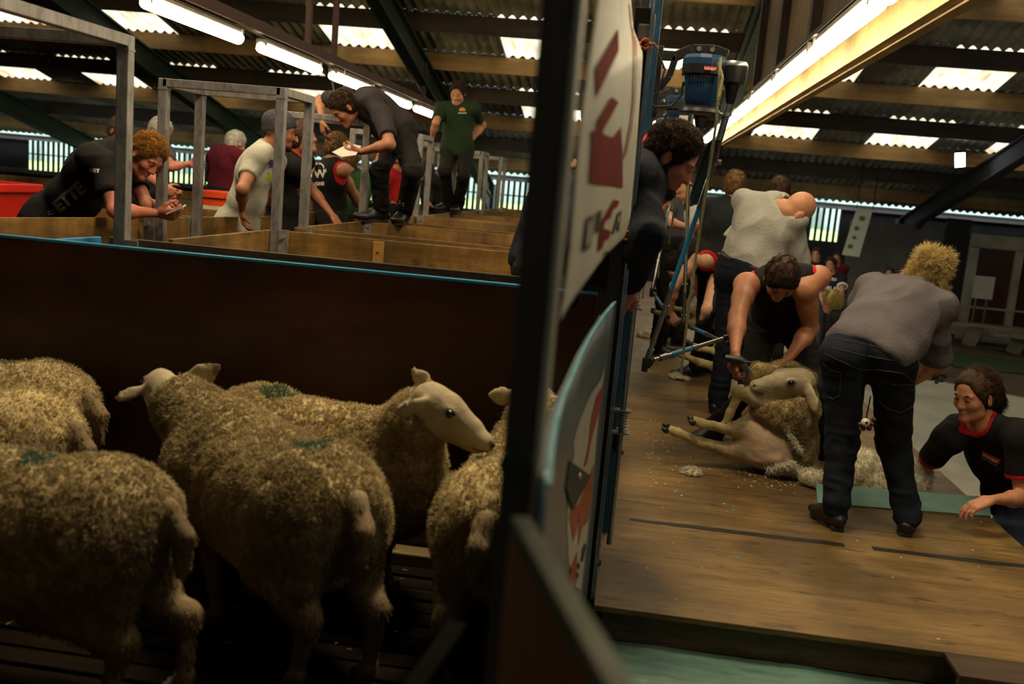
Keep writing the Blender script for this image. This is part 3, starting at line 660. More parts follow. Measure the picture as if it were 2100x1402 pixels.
def raydecal(bvh, pts, off=.002):
    out = []
    for (x, y) in pts:
        d = ray(x, y); h = bvh.ray_cast(CAM, d, 9)
        out.append(h[0] - d * min(off / max(abs(d.dot(h[1])), .02), .12) if h[0] is not None else None)
    return out
def pixpoly(bvh, name, polys, mat, parent, n=14, off=.0025):
    """flat print laid on a curved sheet; outlines are sampled densely so that it follows the folds"""
    bm = bmesh.new()
    for P in polys:
        xs, ys = [p[0] for p in P], [p[1] for p in P]; st = max((max(ys) - min(ys)) / n, 2.0); sx = max((max(xs) - min(xs)) / n, 1.5)
        def inside(x, y):
            r = False
            for i in range(len(P)):
                (x0, y0), (x1, y1) = P[i], P[i - 1]
                if (y0 > y) != (y1 > y) and x < (x1 - x0) * (y - y0) / (y1 - y0) + x0: r = not r
            return r
        # row-wise strips with exact edge crossings
        y = min(ys)
        rows = []
        while y < max(ys):
            yy0, yy1 = y, min(y + st, max(ys)); ym = (yy0 + yy1) / 2
            def cross(yq):
                xs_ = []
                for i in range(len(P)):
                    (x0, y0), (x1, y1) = P[i], P[i - 1]
                    if (y0 > yq) != (y1 > yq): xs_.append((x1 - x0) * (yq - y0) / (y1 - y0) + x0)
                return sorted(xs_)
            A, B, Mx = cross(yy0 + .01), cross(yy1 - .01), cross(ym)
            if not (len(A) == len(B) == len(Mx)): A = B = Mx
            for k in range(0, len(Mx) - 1, 2):
                nn = max(1, int((Mx[k + 1] - Mx[k]) / sx))
                for j in range(nn):
                    q = [(A[k] + (A[k + 1] - A[k]) * j / nn, yy0), (A[k] + (A[k + 1] - A[k]) * (j + 1) / nn, yy0), (B[k] + (B[k + 1] - B[k]) * (j + 1) / nn, yy1), (B[k] + (B[k + 1] - B[k]) * j / nn, yy1)]
                    R_ = raydecal(bvh, q, off)
                    if any(p is None for p in R_): continue
                    try: bm.faces.new([bm.verts.new(p) for p in R_])
                    except ValueError: pass
            y += st
    bmesh.ops.remove_doubles(bm, verts=bm.verts, dist=.0004)
    me = bpy.data.meshes.new(name); bm.to_mesh(me); bm.free(); return link(name, me, mat, parent)
def interp(tbl, y):
    return float(np.interp(y, [t[1] for t in tbl], [t[0] for t in tbl]))

# catch gate: bowed pale-blue board with a torn red and white sticker
top = [(1262, 620), (1236, 652), (1211, 691), (1192, 728), (1177, 766), (1156, 815), (1140, 869), (1132, 915), (1128, 955), (1124, 1000)]
tp = [at_z(x, y, WT) for x, y in top]
vs, qs = [], []
for i, p in enumerate(tp):
    for k in range(12): vs.append((p.x, p.y, WT - (WT - .02) * k / 11))
for i in range(len(tp) - 1):
    for k in range(11): qs.append((i * 12 + k, i * 12 + k + 1, (i + 1) * 12 + k + 1, (i + 1) * 12 + k))
gate = empty('catch_gate', (tp[0].x, tp[0].y, 0), 'bowed pale blue gate board with a torn red and white sticker', 'gate')
gm_ = M('pale_blue_gate', '425c69', '58707a', (5, 5, 5), rough=.28, c3='6f8288', stain=.35)
go = link('board', mesh_np('board', vs, [np.array(qs)]), gm_, gate); md = go.modifiers.new('t', 'SOLIDIFY'); md.thickness = .012; md.offset = -1 if go.data.polygons[0].normal.x > 0 else 1
m = MB(); 
for A, B in zip(tp[:-1], tp[1:]): m.bar(A + V(0, 0, .002), B + V(0, 0, .002), .008, .006, (0, 0, 1))
m.build('edge_strip', M('worn_cyan', '3f7f90', '6f979c', (12, 12, 12), rough=.4), gate)
m = MB(); m.box((tp[0].x - .012, tp[0].y - .01, .0), (tp[0].x + .004, tp[0].y + .012, WT), .002); m.build('end_channel', galv, gate)
gb = BVHTree.FromPolygons([tuple(v) for v in vs], qs)
sticker_w = M('sticker_white', 'b9b6ac', 'a9a69c', (6, 6, 6), rough=.35); sticker_r = M('sticker_red', '9c1d14', '86170f', (6, 6, 6), rough=.35); ink = M('black_ink', '171513', rough=.5)
pixpoly(gb, 'sticker', [[(1243, 728), (1238, 770), (1228, 850), (1218, 960), (1206, 1080), (1192, 1212), (1178, 1205), (1166, 1150), (1163, 1080), (1165, 1030), (1172, 950), (1178, 935), (1176, 905), (1190, 860), (1210, 810), (1232, 780), (1240, 752)]], sticker_w, gate, 30, .0015)
pixpoly(gb, 'sticker_print', [[(1237, 790), (1233, 830), (1222, 870), (1212, 905), (1205, 950), (1197, 960), (1208, 905), (1212, 860), (1222, 815)],
    [(1218, 950), (1214, 1010), (1206, 1070), (1196, 1078), (1186, 1118), (1188, 1050), (1184, 1085), (1176, 1110), (1168, 1060), (1172, 1045), (1190, 1030), (1200, 1000), (1210, 975)],
    [(1184, 1130), (1183, 1195), (1176, 1210), (1168, 1200), (1172, 1160)]], sticker_r, gate, 26, .003)
pixpoly(gb, 'lettering', [[(1199, 1113), (1203, 1118), (1199, 1135), (1196, 1150), (1192, 1150), (1195, 1125)], [(1186, 1152), (1190, 1160), (1186, 1168), (1183, 1160)], [(1184, 1172), (1188, 1180), (1184, 1187), (1181, 1180)], [(1181, 1200), (1183, 1204), (1179, 1214), (1177, 1210)]], ink, gate, 8, .004)
m = MB(); P3 = raydecal(gb, [(1170, 945), (1212, 975), (1176, 1045), (1163, 1000)], .012); m.poly(P3, (-.006, 0, 0)); m.build('corner_plate', green_steel, gate)
cc = raydecal(gb, [(1185, 976)], .02)[0]
m = MB(); m.tube([cc, cc + V(-.006, -.02, 0)], .012, 12); m.build('bolt_head', galv, gate)
m = MB(); m.tube([cc + V(-.006, -.02, 0), cc + V(-.007, -.026, 0)], .006, 10); m.build('red_cap', sticker_r, gate)

# upper banner: cloth sheet tied between the near and far posts
Ledge = [(1240, -220), (1236, -60), (1228, 0), (1219, 60), (1208, 130), (1196, 210), (1187, 300), (1179, 400), (1171, 500), (1161, 580), (1148, 660)]
Redge = [(1296, -220), (1294, 0), (1299, 60), (1309, 84), (1318, 110), (1316, 150), (1309, 250), (1301, 350), (1292, 450), (1283, 482), (1281, 486)]
nv_, nu_ = 70, 34; vs = []
for j in range(nv_):
    s_ = j / (nv_ - 1); yl = -220 + 880 * s_; yr = -220 + (486 + 220) * s_
    lx, rx = interp(Ledge, yl), interp(Redge, yr)
    for i in range(nu_):
        t = i / (nu_ - 1); iy = (1 - t) / 1.36 + t / 3.12; sag = 0
        if s_ > .80: sag = -14 * math.sin(math.pi * t) * (s_ - .8) / .2
        fold = 1.2 * math.sin(t * 11 + s_ * 3) * (1 if .05 < t < .95 else 0) + (2.6 * math.sin(t * 34 + 5 * s_) if t > .62 else 0) * (1 - t)
        vs.append(at_y(lx + (rx - lx) * t + fold, yl + (yr - yl) * t + sag, 1 / iy))
I = np.arange(nv_ * nu_).reshape(nv_, nu_); Q = np.stack([I[:-1, :-1], I[1:, :-1], I[1:, 1:], I[:-1, 1:]], -1).reshape(-1, 4)
bn = empty('banner', (vs[0].x, 1.36, 1.2), 'hanging white cloth banner with big red shapes and dark letters between the posts', 'banner')
bc = M('banner_white', 'd4d0bc', 'c6c2ac', (3, 3, 3), rough=.5, sheen=.1, stain=.12)
bo = link('cloth', mesh_np('cloth', np.array([v[:] for v in vs]), [Q]), bc, bn); md = bo.modifiers.new('t', 'SOLIDIFY'); md.thickness = .0015; md.offset = -1 if bo.data.polygons[0].normal.x > 0 else 1
bb = BVHTree.FromPolygons([v[:] for v in vs], [tuple(int(k) for k in q) for q in Q])
def c1(P): return [(1100 + x / 4.248, y / 4.248) for x, y in P]
def c2(P): return [(1100 + x / 3.895, 300 + y / 3.895) for x, y in P]
brd = M('banner_red', '7d140b', '6a0f08', (5, 5, 5), rough=.8, spec=.1)
pixpoly(bb, 'red_print', [c1([(715, 250), (720, 440), (520, 860), (512, 600)]),
    c1([(655, 845), (722, 885), (572, 1160), (665, 1202), (738, 1105), (758, 1400)]) + c2([(690, 0), (690, 330), (420, 300), (440, 0)]) + c1([(475, 1130), (527, 1130), (525, 1060), (560, 1000)]),
    c2([(620, 425), (668, 430), (645, 490), (615, 500), (590, 580), (555, 590), (535, 660), (600, 670), (580, 740), (552, 745), (522, 830), (490, 835), (500, 740), (520, 600)])], brd, bn, 34)
pixpoly(bb, 'faded_print', [c1([(800, 0), (850, 60), (872, 300), (880, 560), (862, 900), (835, 1130), (790, 1330), (760, 1400), (775, 1290), (815, 1090), (838, 880), (848, 560), (836, 280)])], M('banner_faded_red', 'a8604a', '8f4a38', (6, 6, 6), rough=.5), bn, 40)
pixpoly(bb, 'lettering', [c2([(404, 552), (460, 545), (436, 790), (424, 830), (368, 838)]), c2([(488, 512), (530, 506), (502, 690), (474, 695)]), c2([(652, 528), (684, 508), (660, 690), (640, 640), (622, 700), (606, 696)]), c2([(556, 832), (572, 838), (552, 880), (540, 878)])], M('banner_ink', '2a2824', '3a3832', (9, 9, 9), rough=.5), bn, 14, .003)
pixpoly(bb, 'letter_counters', [c2([(418, 600), (438, 600), (420, 790), (400, 790)]), c2([(656, 560), (668, 556), (660, 600), (648, 606)])], bc, bn, 8, .0055)

# steel post and rails at the far end of the banner, rope ties
fp = at_y(1286, 520, 3.30).x
po = empty('gate_post', (fp, 3.3, 0), 'dark steel gate post with a galvanised strip behind the white banner', 'post')
m = MB(); m.box((fp - .055, 3.28, 0), (fp - .004, 3.34, 2.02), .003); m.build('post', dark_steel, po)
m = MB(); m.box((fp - .003, 3.26, 0), (fp + .004, 3.34, 2.3), .001); m.box((fp + .006, 3.27, 0), (fp + .012, 3.33, 2.0), .001); m.build('edge_strip', galv_bright, po)
c = at_y(1322, 22, 3.36)
m = MB(); m.box((c.x - .016, 3.33, 1.9), (c.x + .016, 3.38, 2.6), .003); m.build('upper_post', galv, po)
c = at_y(1319, 68, 3.30)
m = MB(); m.box(c - V(.018, .03, .024), c + V(.018, .03, .024), .003); m.build('end_block', galv, po)
rope_m = M('orange_rope', '9a4f22', 'b8662f', (60, 60, 60), rough=.8)
for (x, y) in ((1322, 92), (1284, 482)):
    c = at_y(x, y, 3.24); m = MB()
    for k in range(3): m.tube([c + V(.016 * math.cos(a + k), -.006 * k + .02 * math.sin(a * 2), .015 * math.sin(a + k)) for a in np.linspace(0, 6, 12)], .0035, 6)
    m.tube([c, c + V(.03, -.01, .004), c + V(.045, -.01, -.012)], .004, 6)
    o = m.build('rope_tie', rope_m, smooth=True); tag(o, 'orange rope knot tying the banner %s' % ('near the top of the post' if y < 100 else 'by the lower corner'), 'rope', 'rope ties')
# blue post with coil springs
bx = at_y(1279, 650, 3.98).x
bp_ = empty('blue_post', (bx, 3.98, 0), 'tall worn blue timber post with coil springs at the stage edge', 'post')
m = MB(); m.box((bx - .028, 3.95, 0), (bx + .026, 4.01, 2.95), .004); m.build('post', M('streaked_blue_paint', '103a54', '17587c', (14, 14, 2), rough=.5, c3='1f86b4', grain=(60, 60, 6, .6)), bp_)
m = MB(); m.tube([(bx + .034, 3.56, .1), (bx + .034, 3.56, 1.02)], .011, 10); m.build('gate_rod', galv_bright, bp_, smooth=True)
for (px, py) in ((1293, 607), (1260, 862)):
    c = at_y(px, py, 3.56); m = MB(); c.x = bx + .034
    n = 90; m.tube([c + V(.02 * math.cos(t * 44), .02 * math.sin(t * 44), (t - .5) * .07) for t in np.linspace(0, 1, n)], .0028, 6)
    m.build('coil_spring', galv_bright, bp_, smooth=True)
    for s_ in (-1, 1): m = MB(); m.box(c + V(-.05, -.024, s_ * .043 - .003), c + V(.03, .024, s_ * .043 + .003), .001); m.build('spring_plate', galv_bright, bp_)
c = at_y(1266, 905, 3.75); m = MB(); m.tube([c + V(0, 0, .035), c + V(0, 0, -.03)], [.014, .02], 12); m.tube([c + V(0, 0, -.03), c + V(.02, .01, -.05)], .014, 10); o = m.build('rubber_stop', M('black_rubber', '131211', rough=.5), bp_, smooth=True)
m = MB(); m.box((-.09, 3.68, 0), (-.06, 15.5, WT), .003); o = m.build('stage_side_barrier', pen_ply_old); tag(o, 'board barrier between the pens and the stage, seen edge on', 'barrier')
m = MB(); m.bar(at_y(1205, 571, 3.7), at_y(1240, 573, 3.7), .022, .022, (0, 0, 1), .006); o = m.build('latch_bar', galv_bright); tag(o, 'short galvanised latch bar below the banner', 'latch')
c = at_y(1241, 590, 3.55); m = MB(); m.box(c - V(.012, .004, .055), c + V(.012, .004, .055), .002); m.tube([c + V(0, -.004, 0), c + V(0, -.012, 0)], .007, 8); tag(m.build('hinge_plate', galv), 'grey bolted hinge plate left of the gate post', 'hinge plate')

# ------------------------------------------------------------------ shearing plant: motors, drives and ropes
blue_m = M('motor_blue', '16304c', '1b3a5a', (3, 3, 3), rough=.32, spec=.5); blk = M('motor_black', '0f0f10', rough=.4); lbl = M('motor_label_red', 'b3202a', rough=.4); wht = M('label_white', 'c9c6ba', rough=.5)
chrome = M('bright_steel', '9a9c9c', '7f8182', (20, 20, 20), rough=.22, metal=.9); tube_blue = M('drive_blue', '1b5f86', '2a6f94', (9, 9, 2), rough=.35)
rope_c = M('braided_rope', '8c8458', '5a5a48', (160, 160, 60), rough=.85, bump=.4, bscale=150)
def seg(m, pts, r, n=10): m.tube(pts, r, n)
def motor(px, py, Y, label, brand=True):
    c = at_y(px, py, Y)     # centre of the body
    r = empty('shearing_motor', c, label, 'motor', 'shearing motors')
    m = MB(); m.lathe([(.062, -.10), (.072, -.085), (.084, .0), (.088, .03)], c, n=32, sx=1.0); m.build('body', blue_m, r, smooth=True)
    m = MB()
    for i in range(9): a = -2.4 + i * .17; m.box(c + V(.087 * math.cos(a) - .004, .087 * math.sin(a) - .004, .0), c + V(.087 * math.cos(a) + .004, .087 * math.sin(a) + .004, .026))
    m.build('cooling_slots', blk, r)
    m = MB(); m.lathe([(.088, .03), (.098, .034), (.1, .038), (.1, .078)], c, n=12); m.build('band', blk, r)
    m = MB(); m.lathe([(.1, .078), (.1, .105), (.088, .122), (.01, .124)], c, n=12); m.build('cap', blue_m, r)
    m = MB(); m.lathe([(.05, -.135), (.096, -.128), (.09, -.112), (.07, -.10)], c, n=28); m.build('base_flange', blk, r, smooth=True)
    if brand:
        m = MB(); m.box(c + V(-.005, -.1035, .047), c + V(.05, -.1, .066), .002); lb_ = m.build('label', lbl, r)
        text_on('lettering', 'heiniger', .0165, wht, lb_, c + V(.0225, -.1042, .0565), (1, 0, 0), (0, 0, 1), bold=.0004)
    else:
        m = MB(); m.box(c + V(.0, -.087, -.05), c + V(.055, -.08, .0), .002); m.build('label', wht, r)
    # second drum with the down tube
    g = c + V(.135, .02, .055)
    m = MB(); m.lathe([(.04, -.05), (.058, -.04), (.062, .0), (.062, .04), (.05, .05)], g, n=24); m.build('gear_drum', blk, r, smooth=True)
    m = MB(); m.lathe([(.063, .03), (.064, .036), (.055, .053), (.01, .055)], g, n=24); m.build('drum_rim', galv_bright, r, smooth=True)
    m = MB(); m.lathe([(.014, -.14), (.022, -.12), (.036, -.05)], g, n=16); m.build('drum_neck', blk, r, smooth=True)
    t0 = g + V(0, 0, -.13); t1 = g + V(-.03, 0, -.30)
    m = MB(); m.tube([t0, t1], .0165, 14); m.build('down_tube', chrome, r, smooth=True)
    m = MB(); k = t0.lerp(t1, .3); m.tube([k + V(0, 0, .008), k - V(0, 0, .008)], .023, 14); m.tube([k + V(-.02, -.01, 0), k + V(-.05, -.02, 0)], .008, 8); m.build('clamp', galv_bright, r, smooth=True)
    # black mounting arm back to the post
    px0 = bx + .03
    m = MB()
    A = [c + V(.10, .04, .14), c + V(.04, .05, .16), c + V(-.06, .05, .155), c + V(-.13, .05, .12), c + V(px0 - c.x, .05, .12)]
    for p, q in zip(A[:-1], A[1:]): m.bar(p, q, .018, .045, (0, 0, 1), .003)
    B_ = [c + V(-.13, .05, .12), c + V(-.15, .05, .03), c + V(-.19, .05, -.03), c + V(px0 - c.x, .05, -.03)]
    for p, q in zip(B_[:-1], B_[1:]): m.bar(p, q, .018, .03, (1, 0, 0), .003)
    m.bar(c + V(px0 - c.x, .05, .16), c + V(px0 - c.x, .05, -.16), .03, .05, (1, 0, 0), .003); m.build('mounting_arm', blk, r)
    for bxo in (.03, -.03): m = MB(); m.tube([c + V(bxo, .035, .158), c + V(bxo, .028, .158)], .011, 12); m.build('bolt', galv_bright, r)
    m = MB(); m.tube([c + V(-.085, -.02, .0), c + V(-.09, -.02, -.06), c + V(-.13, -.03, -.11), c + V(-.2, -.03, -.12), c + V(px0 - c.x - .02, -.02, -.09)], .0055, 8)
    m.tube([c + V(px0 - c.x - .02, 0, .16), c + V(px0 - c.x + .04, -.01, .05), c + V(px0 - c.x + .02, -.01, -.05), c + V(px0 - c.x - .02, 0, -.09)], .005, 8); m.build('cable', blk, r, smooth=True)
    return r, c, t1
r1, c1_, t1 = motor(1440, 172, 4.60, 'nearest blue and black shearing motor on its black arm')
r2, c2_, t2 = motor(1392, 238, 6.35, 'second blue shearing motor, behind the nearest one', False)
r3, c3_, t3 = motor(1366, 275, 8.4, 'third shearing motor, half hidden behind the others', False)
motor(1352, 296, 10.4, 'farthest shearing motor, almost hidden by the blue post', False)
# posts for the farther stands
for i, Y in enumerate((6.35, 8.4, 10.4)):
    m = MB(); m.box((bx - .02, Y + .02, 0), (bx + .02, Y + .07, 2.3), .004); o = m.build('stand_post', blue_paint if i == 0 else dark_steel); tag(o, 'upright post carrying the %s shearing motor' % ('second', 'third', 'farthest')[i], 'post', 'motor posts')
m = MB(); m.box((bx - .02, 4.62, 0), (bx + .02, 4.67, 2.3), .004); o = m.build('stand_post', blue_paint); tag(o, 'dark blue post carrying the nearest shearing motor', 'post', 'motor posts')
def drive(t1, knee_px, elbow_px, arm_px, Y, label, Ye=None, Ya=None, flex=True):
    """spring shaft, long rod, elbow and lower arm of one shearing drive"""
    k = at_y(*knee_px, Y); e = at_y(*elbow_px, Ye or Y); r = empty('shearing_drive', k, label, 'shearing drive', 'shearing drives')
    if flex:
        n = 26; m = MB()
        for i in range(n * 2): 
            a = t1.lerp(k, i / (n * 2)); b = t1.lerp(k, (i + .6) / (n * 2)); m.tube([a, b], .0145 if i % 2 else .011, 10)
        m.build('spring_shaft', chrome, r, smooth=True)
    m = MB(); bmesh.ops.create_icosphere(m.bm, subdivisions=2, radius=.02, matrix=Matrix.Translation(k)); m.tube([k, k + V(.03, -.01, .0)], .012, 8); m.build('ball_joint', chrome, r, smooth=True)
    d = (e - k); m = MB(); m.tube([k, k + d * .22], .0135, 10); m.build('rod', chrome, r, smooth=True)
    m = MB(); m.tube([k + d * .22, k + d * .62], .0125, 10); m.build('blue_sleeve', tube_blue, r, smooth=True)
    m = MB(); m.tube([k + d * .62, k + d * .97], .0135, 10); m.tube([k + d * .70, k + d * .72], .018, 10); m.tube([k + d * .93, k + d * 1.0], .017, 10); m.build('lower_rod', chrome, r, smooth=True)
    m = MB(); m.box(e - V(.022, .018, .03), e + V(.022, .018, .022), .006); m.lathe([(.022, -.02), (.024, .02)], e + V(.012, 0, .0), ax=(0, 1, 0), n=14); m.bar(e, e + V(-.008, 0, -.05), .034, .03, (1, 0, 0), .004); m.build('elbow', blk, r, smooth=True)
    if arm_px:
        a = at_y(*arm_px, Ya or Y); d = a - e
        m = MB(); m.tube([e + d * .08, e + d], .0115, 10); m.tube([e + d * .15, e + d * .24], .017, 10); m.tube([e + d * .55, e + d * .62], .0145, 10); m.build('lower_arm', chrome, r, smooth=True)
        m = MB(); m.tube([e + d * .3, e + d * .54], .0135, 10); m.build('arm_sleeve', tube_blue, r, smooth=True)
        m = MB(); m.tube([e + d * .96, e + d * 1.08], .017, 12); m.build('arm_joint', blk, r, smooth=True)
    return r
drive(t1, (1466, 332), (1326, 742), (1490, 692), 4.75, 'long steel and blue shearing drive of the nearest motor', 4.9, 5.3)
drive(t2, (1412, 378), (1402, 664), (1488, 702), 6.35, 'shearing drive of the second motor, hanging straight down', 6.6, 5.9)
drive(t3, (1378, 392), (1338, 596), (1368, 646), 8.4, 'shearing drive of the third motor, bent at its elbow', 8.0, 7.4)
def rope(pts, label, r=.0065):
    P = [at_y(x, y, Y) for x, y, Y in pts]; Q_ = []
    for a, b in zip(P[:-1], P[1:]):
        for i in range(6): Q_.append(a.lerp(b, i / 6))
    Q_.append(P[-1]); m = MB(); m.tube(Q_, r, 8); o = m.build('pull_rope', rope_c, smooth=True); tag(o, label, 'rope', 'pull ropes of the shearing plant'); return o
rope([(1478, 118, 4.5), (1476, 150, 4.48), (1469, 250, 4.52), (1455, 345, 4.6), (1428, 520, 4.7), (1410, 650, 4.75), (1397, 762, 4.8)], 'braided rope from the nearest motor down to above the floor')
rope([(1474, 128, 4.5), (1482, 160, 4.47), (1474, 200, 4.46)], 'short looped rope end at the nearest motor')
rope([(1421, 226, 6.2), (1413, 330, 6.25), (1408, 450, 6.3), (1405, 600, 6.35)], 'rope hanging from the second motor')
rope([(1380, 290, 8.2), (1366, 400, 8.2), (1352, 520, 8.2), (1350, 570, 8.2)], 'thin rope hanging from the third motor')
rope([(1353, 305, 10.35), (1345, 400, 10.2), (1330, 500, 10), (1318, 612, 9.8)], 'dark rope hanging farthest along the stage', .008)
rope([(1392, 252, 6.3), (1384, 420, 6.7), (1372, 500, 7.0)], 'rope between the second and third motors')

# ------------------------------------------------------------------ wool, board, litter
wool_m = M('loose_wool', 'cfc5a0', 'e6dfc4', (30, 30, 30), rough=.95, bump=.6, bscale=90, sheen=.3, detail=8)
def wool(name, c, r, label, cat='wool', h=.006, seed=0, group='wool scraps on the stage', flat=.5, n=8, tn=900, tl=.02, mat=None):
    f = Field(h); g = np.random.default_rng(seed)
    for i in range(n):
        o = g.normal(size=3) * .42 * np.array(r); p = V(c[0] + o[0], c[1] + o[1], 0); rr = (.35 + .35 * g.random())
        q = [rr * r[0], rr * r[1], max(.008, rr * r[2] * 1.2)]; p.z = c[2] + q[2] * (.55 + .5 * g.random()); f.ell(p, q, k=.01)
    f.cut((c[0], c[1], c[2] + .001), (0, 0, -1), .003)
    v, q = f.mesh(); nn = normals(v, q); v = v + nn * (.22 * min(r) * fbm(v, 1.4 / min(r), seed, 3) + .004 * (1 - 2 * np.abs(vnoise(v, 45, seed))))[:, None]; v[:, 2] = np.maximum(v[:, 2], c[2] + .001)
    p, pn = surf_pts(v, q, tn, seed); pn[:, 2] = np.abs(pn[:, 2]) * .6
    tv, tq, tt = tufts(p - pn * .002, pn, tl, tl * .06, .5, seed)
    vv, F = combine([(v, [q]), (tv, [tq, tt])]); o = link(name, mesh_np(name, vv, F), mat or wool_m); return tag(o, label, cat, group)
c = at_z(1418, 974, 0); wool('wool_tuft', (c.x, c.y, 0), (.045, .03, .018), 'small flat wool tuft alone on the boards before the shorn sheep', seed=1, h=.004)
c = at_z(1595, 722, 0); wool('wool_tuft', (c.x, c.y, 0), (.12, .1, .05), 'pale wool pile on the boards seen between the shearer\'s legs', seed=2)
c = at_z(1387, 775, 0); wool('wool_tuft', (c.x, c.y, 0), (.07, .05, .025), 'wool tuft lying by the hoof of the second sheep', seed=3)
c = at_z(1330, 692, 0); wool('wool_tuft', (c.x, c.y, 0), (.1, .08, .06), 'wool clump near the legs of the farther sheep', seed=4)
c = at_z(1372, 705, 0); wool('wool_tuft', (c.x, c.y, 0), (.07, .05, .03), 'wool tuft between the two farther sheep', seed=5)
wc = at_z(1765, 1018, 0)
wool('fleece_pile', (wc.x + .13, wc.y + .09, 0), (.19, .10, .16), 'creamy fleece heap behind the blue-green board and the woman\'s legs', 'fleece', h=.008, seed=8, group=None, n=16, tn=9000, tl=.018)
c = at_z(1695, 1012, 0); wool('wool_tuft', (c.x - .0, c.y + .07, 0), (.08, .05, .05), 'wool clump left of the woman\'s leg at the end of the blue-green board', seed=9, tn=2500)
m = MB()
for i in range(330):
    if i < 120: x, y = .85 + .13 * RNG.normal(), 5.1 + .12 * RNG.normal()
    elif i < 200: x, y = .2 + .12 * abs(RNG.normal()), 5.4 + .5 * RNG.normal()
    else: x, y = RNG.uniform(.05, 1.85), RNG.uniform(3.3, 12)
    if not (0.02 < x < 1.88 and y > 3.25): continue
    s_ = RNG.uniform(.0015, .005); bmesh.ops.create_icosphere(m.bm, subdivisions=1, radius=s_, matrix=Matrix.Translation((x, y, .001)) @ Matrix.Diagonal((RNG.uniform(.6, 2), 1, .5, 1)))
o = m.build('wool_crumbs', wool_m); tag(o, 'crumbs of wool and chaff scattered over the stage boards', 'crumbs', kind='stuff')
m = MB()
for i in range(160):
    x, y = RNG.uniform(-3.2, -.2), RNG.uniform(2.5, 3.4); z = .052 if y > 3.34 else .003
    m.bar((x, y, z), (x + RNG.normal() * .012, y + RNG.normal() * .012, z + .001), .003, .002)
o = m.build('chaff', M('chaff', '8f7a3e', 'b09a58', rough=.9)); tag(o, 'chaff and straw bits on the pen floor and batten', 'chaff', kind='stuff')
for (px, py, s_, lb) in ((1505, 1046, 5, 'blue paint fleck on the boards near a seam'), (1510, 1143, 5, 'blue paint fleck nearer the stage front')):
    c = at_z(px, py, 0); m = MB(); m.poly([(c.x + s_ * .0016 * math.cos(a) * (1 + .4 * math.sin(3 * a)), c.y + s_ * .0025 * math.sin(a), .0015) for a in np.linspace(0, 6.28, 9)[:-1]], (0, 0, -.001)); tag(m.build('paint_fleck', blue_paint), lb, 'paint fleck', 'blue paint flecks')
# blue-green sweep board
A, B = at_z(1672, 1030, 0), at_z(2026, 1057, 0)
m = MB(); d = (B - A).normalized(); m.bar(V(A.x, A.y, .046), V(B.x, B.y, .046), .012, .098, (0, .55, .83), .003)
sb = m.build('sweep_board', M('sweep_board_paint', '7aaba2', '96beb3', (3, 20, 20), rough=.6, c3='b3cabf', stain=.35, bump=.2, bscale=20)); tag(sb, 'long worn blue-green board lying on the stage under the girl\'s hand', 'board')
# ------------------------------------------------------------------ sheep
fleece_m = M('fleece', 'a9925f', 'cdb782', (10, 10, 10), rough=.95, bump=.5, bscale=120, c3='cfbc8e', sheen=.1, detail=6, stain=.25)
sheep_skin = M('sheep_short_hair', '7d6a4a', '998360', (14, 14, 14), rough=.8, bump=.3, bscale=160, stain=.3)
face_skin = M('sheep_face', '9a8b6c', 'b3a484', (12, 12, 12), rough=.75, bump=.25, bscale=200)
hoof_m = M('hoof', '1c1812', '2c261b', (20, 20, 20), rough=.5); eye_m = M('dark_eye', '070605', rough=.08, spec=.8); inner_ear = M('inner_ear', '8a6a55', '6f5242', (20, 20, 20), rough=.7)
green_mark = M('green_marker', '1f4a36', '2f5f42', (20, 20, 20), rough=.95); orange_mark = M('orange_marker', '8a4416', 'a0541c', (20, 20, 20), rough=.95)
def sheep_head(f, c, d, up, s, ear_dirs, k=.02, es=(1, 1)):
    """skull, muzzle, jaw and ears into field f; c = poll"""
    d = Vector(d).normalized(); up = Vector(up); up = (up - d * up.dot(d)).normalized(); r = d.cross(up)
    P = lambda a, b, g=0: c + d * a * s + up * b * s + r * g * s
    f.ell(P(.0, -.02), [.085 * s, .062 * s, .07 * s], d, r, up, k=.03)
    f.cone(P(.05, -.025), P(.17, -.055), .052 * s, .032 * s, k=.03, flat=.92, fdir=r)
    f.cone(P(.05, .0), P(.15, -.03), .04 * s, .024 * s, k=.02)
    f.ell(P(.195, -.062), [.034 * s, .030 * s, .030 * s], d, r, up, k=.02)
    f.cone(P(.01, -.07), P(.165, -.088), .042 * s, .022 * s, k=.025)
    for g in (-1, 1):
        f.ell(P(.062, -.002, g * .046), [.024 * s, .012 * s, .016 * s], d, r, up, k=.012)
        f.ell(P(.214, -.058, g * .017), [.008 * s] * 3, k=.006, op='s'); f.cone(P(.20, -.083, g * .005), P(.165, -.082, g * .03), .003, .002, k=.006, op='s')
    s0 = s
    for g, e, es_ in zip((1, -1), ear_dirs, es):
        e = Vector(e).normalized(); b = P(-.015, -.005, g * .052); s = s0 * es_; n = (e.cross(up)).normalized()
        f.cone(b, b + e * .035 * s, .018 * s, .024 * s, k=.015, flat=.5, fdir=n); f.cone(b + e * .03 * s, b + e * .085 * s, .028 * s, .031 * s, k=.012, flat=.26, fdir=n); f.cone(b + e * .08 * s, b + e * .128 * s, .030 * s, .013 * s, k=.012, flat=.26, fdir=n)
    s = s0
    return P, r, up, d
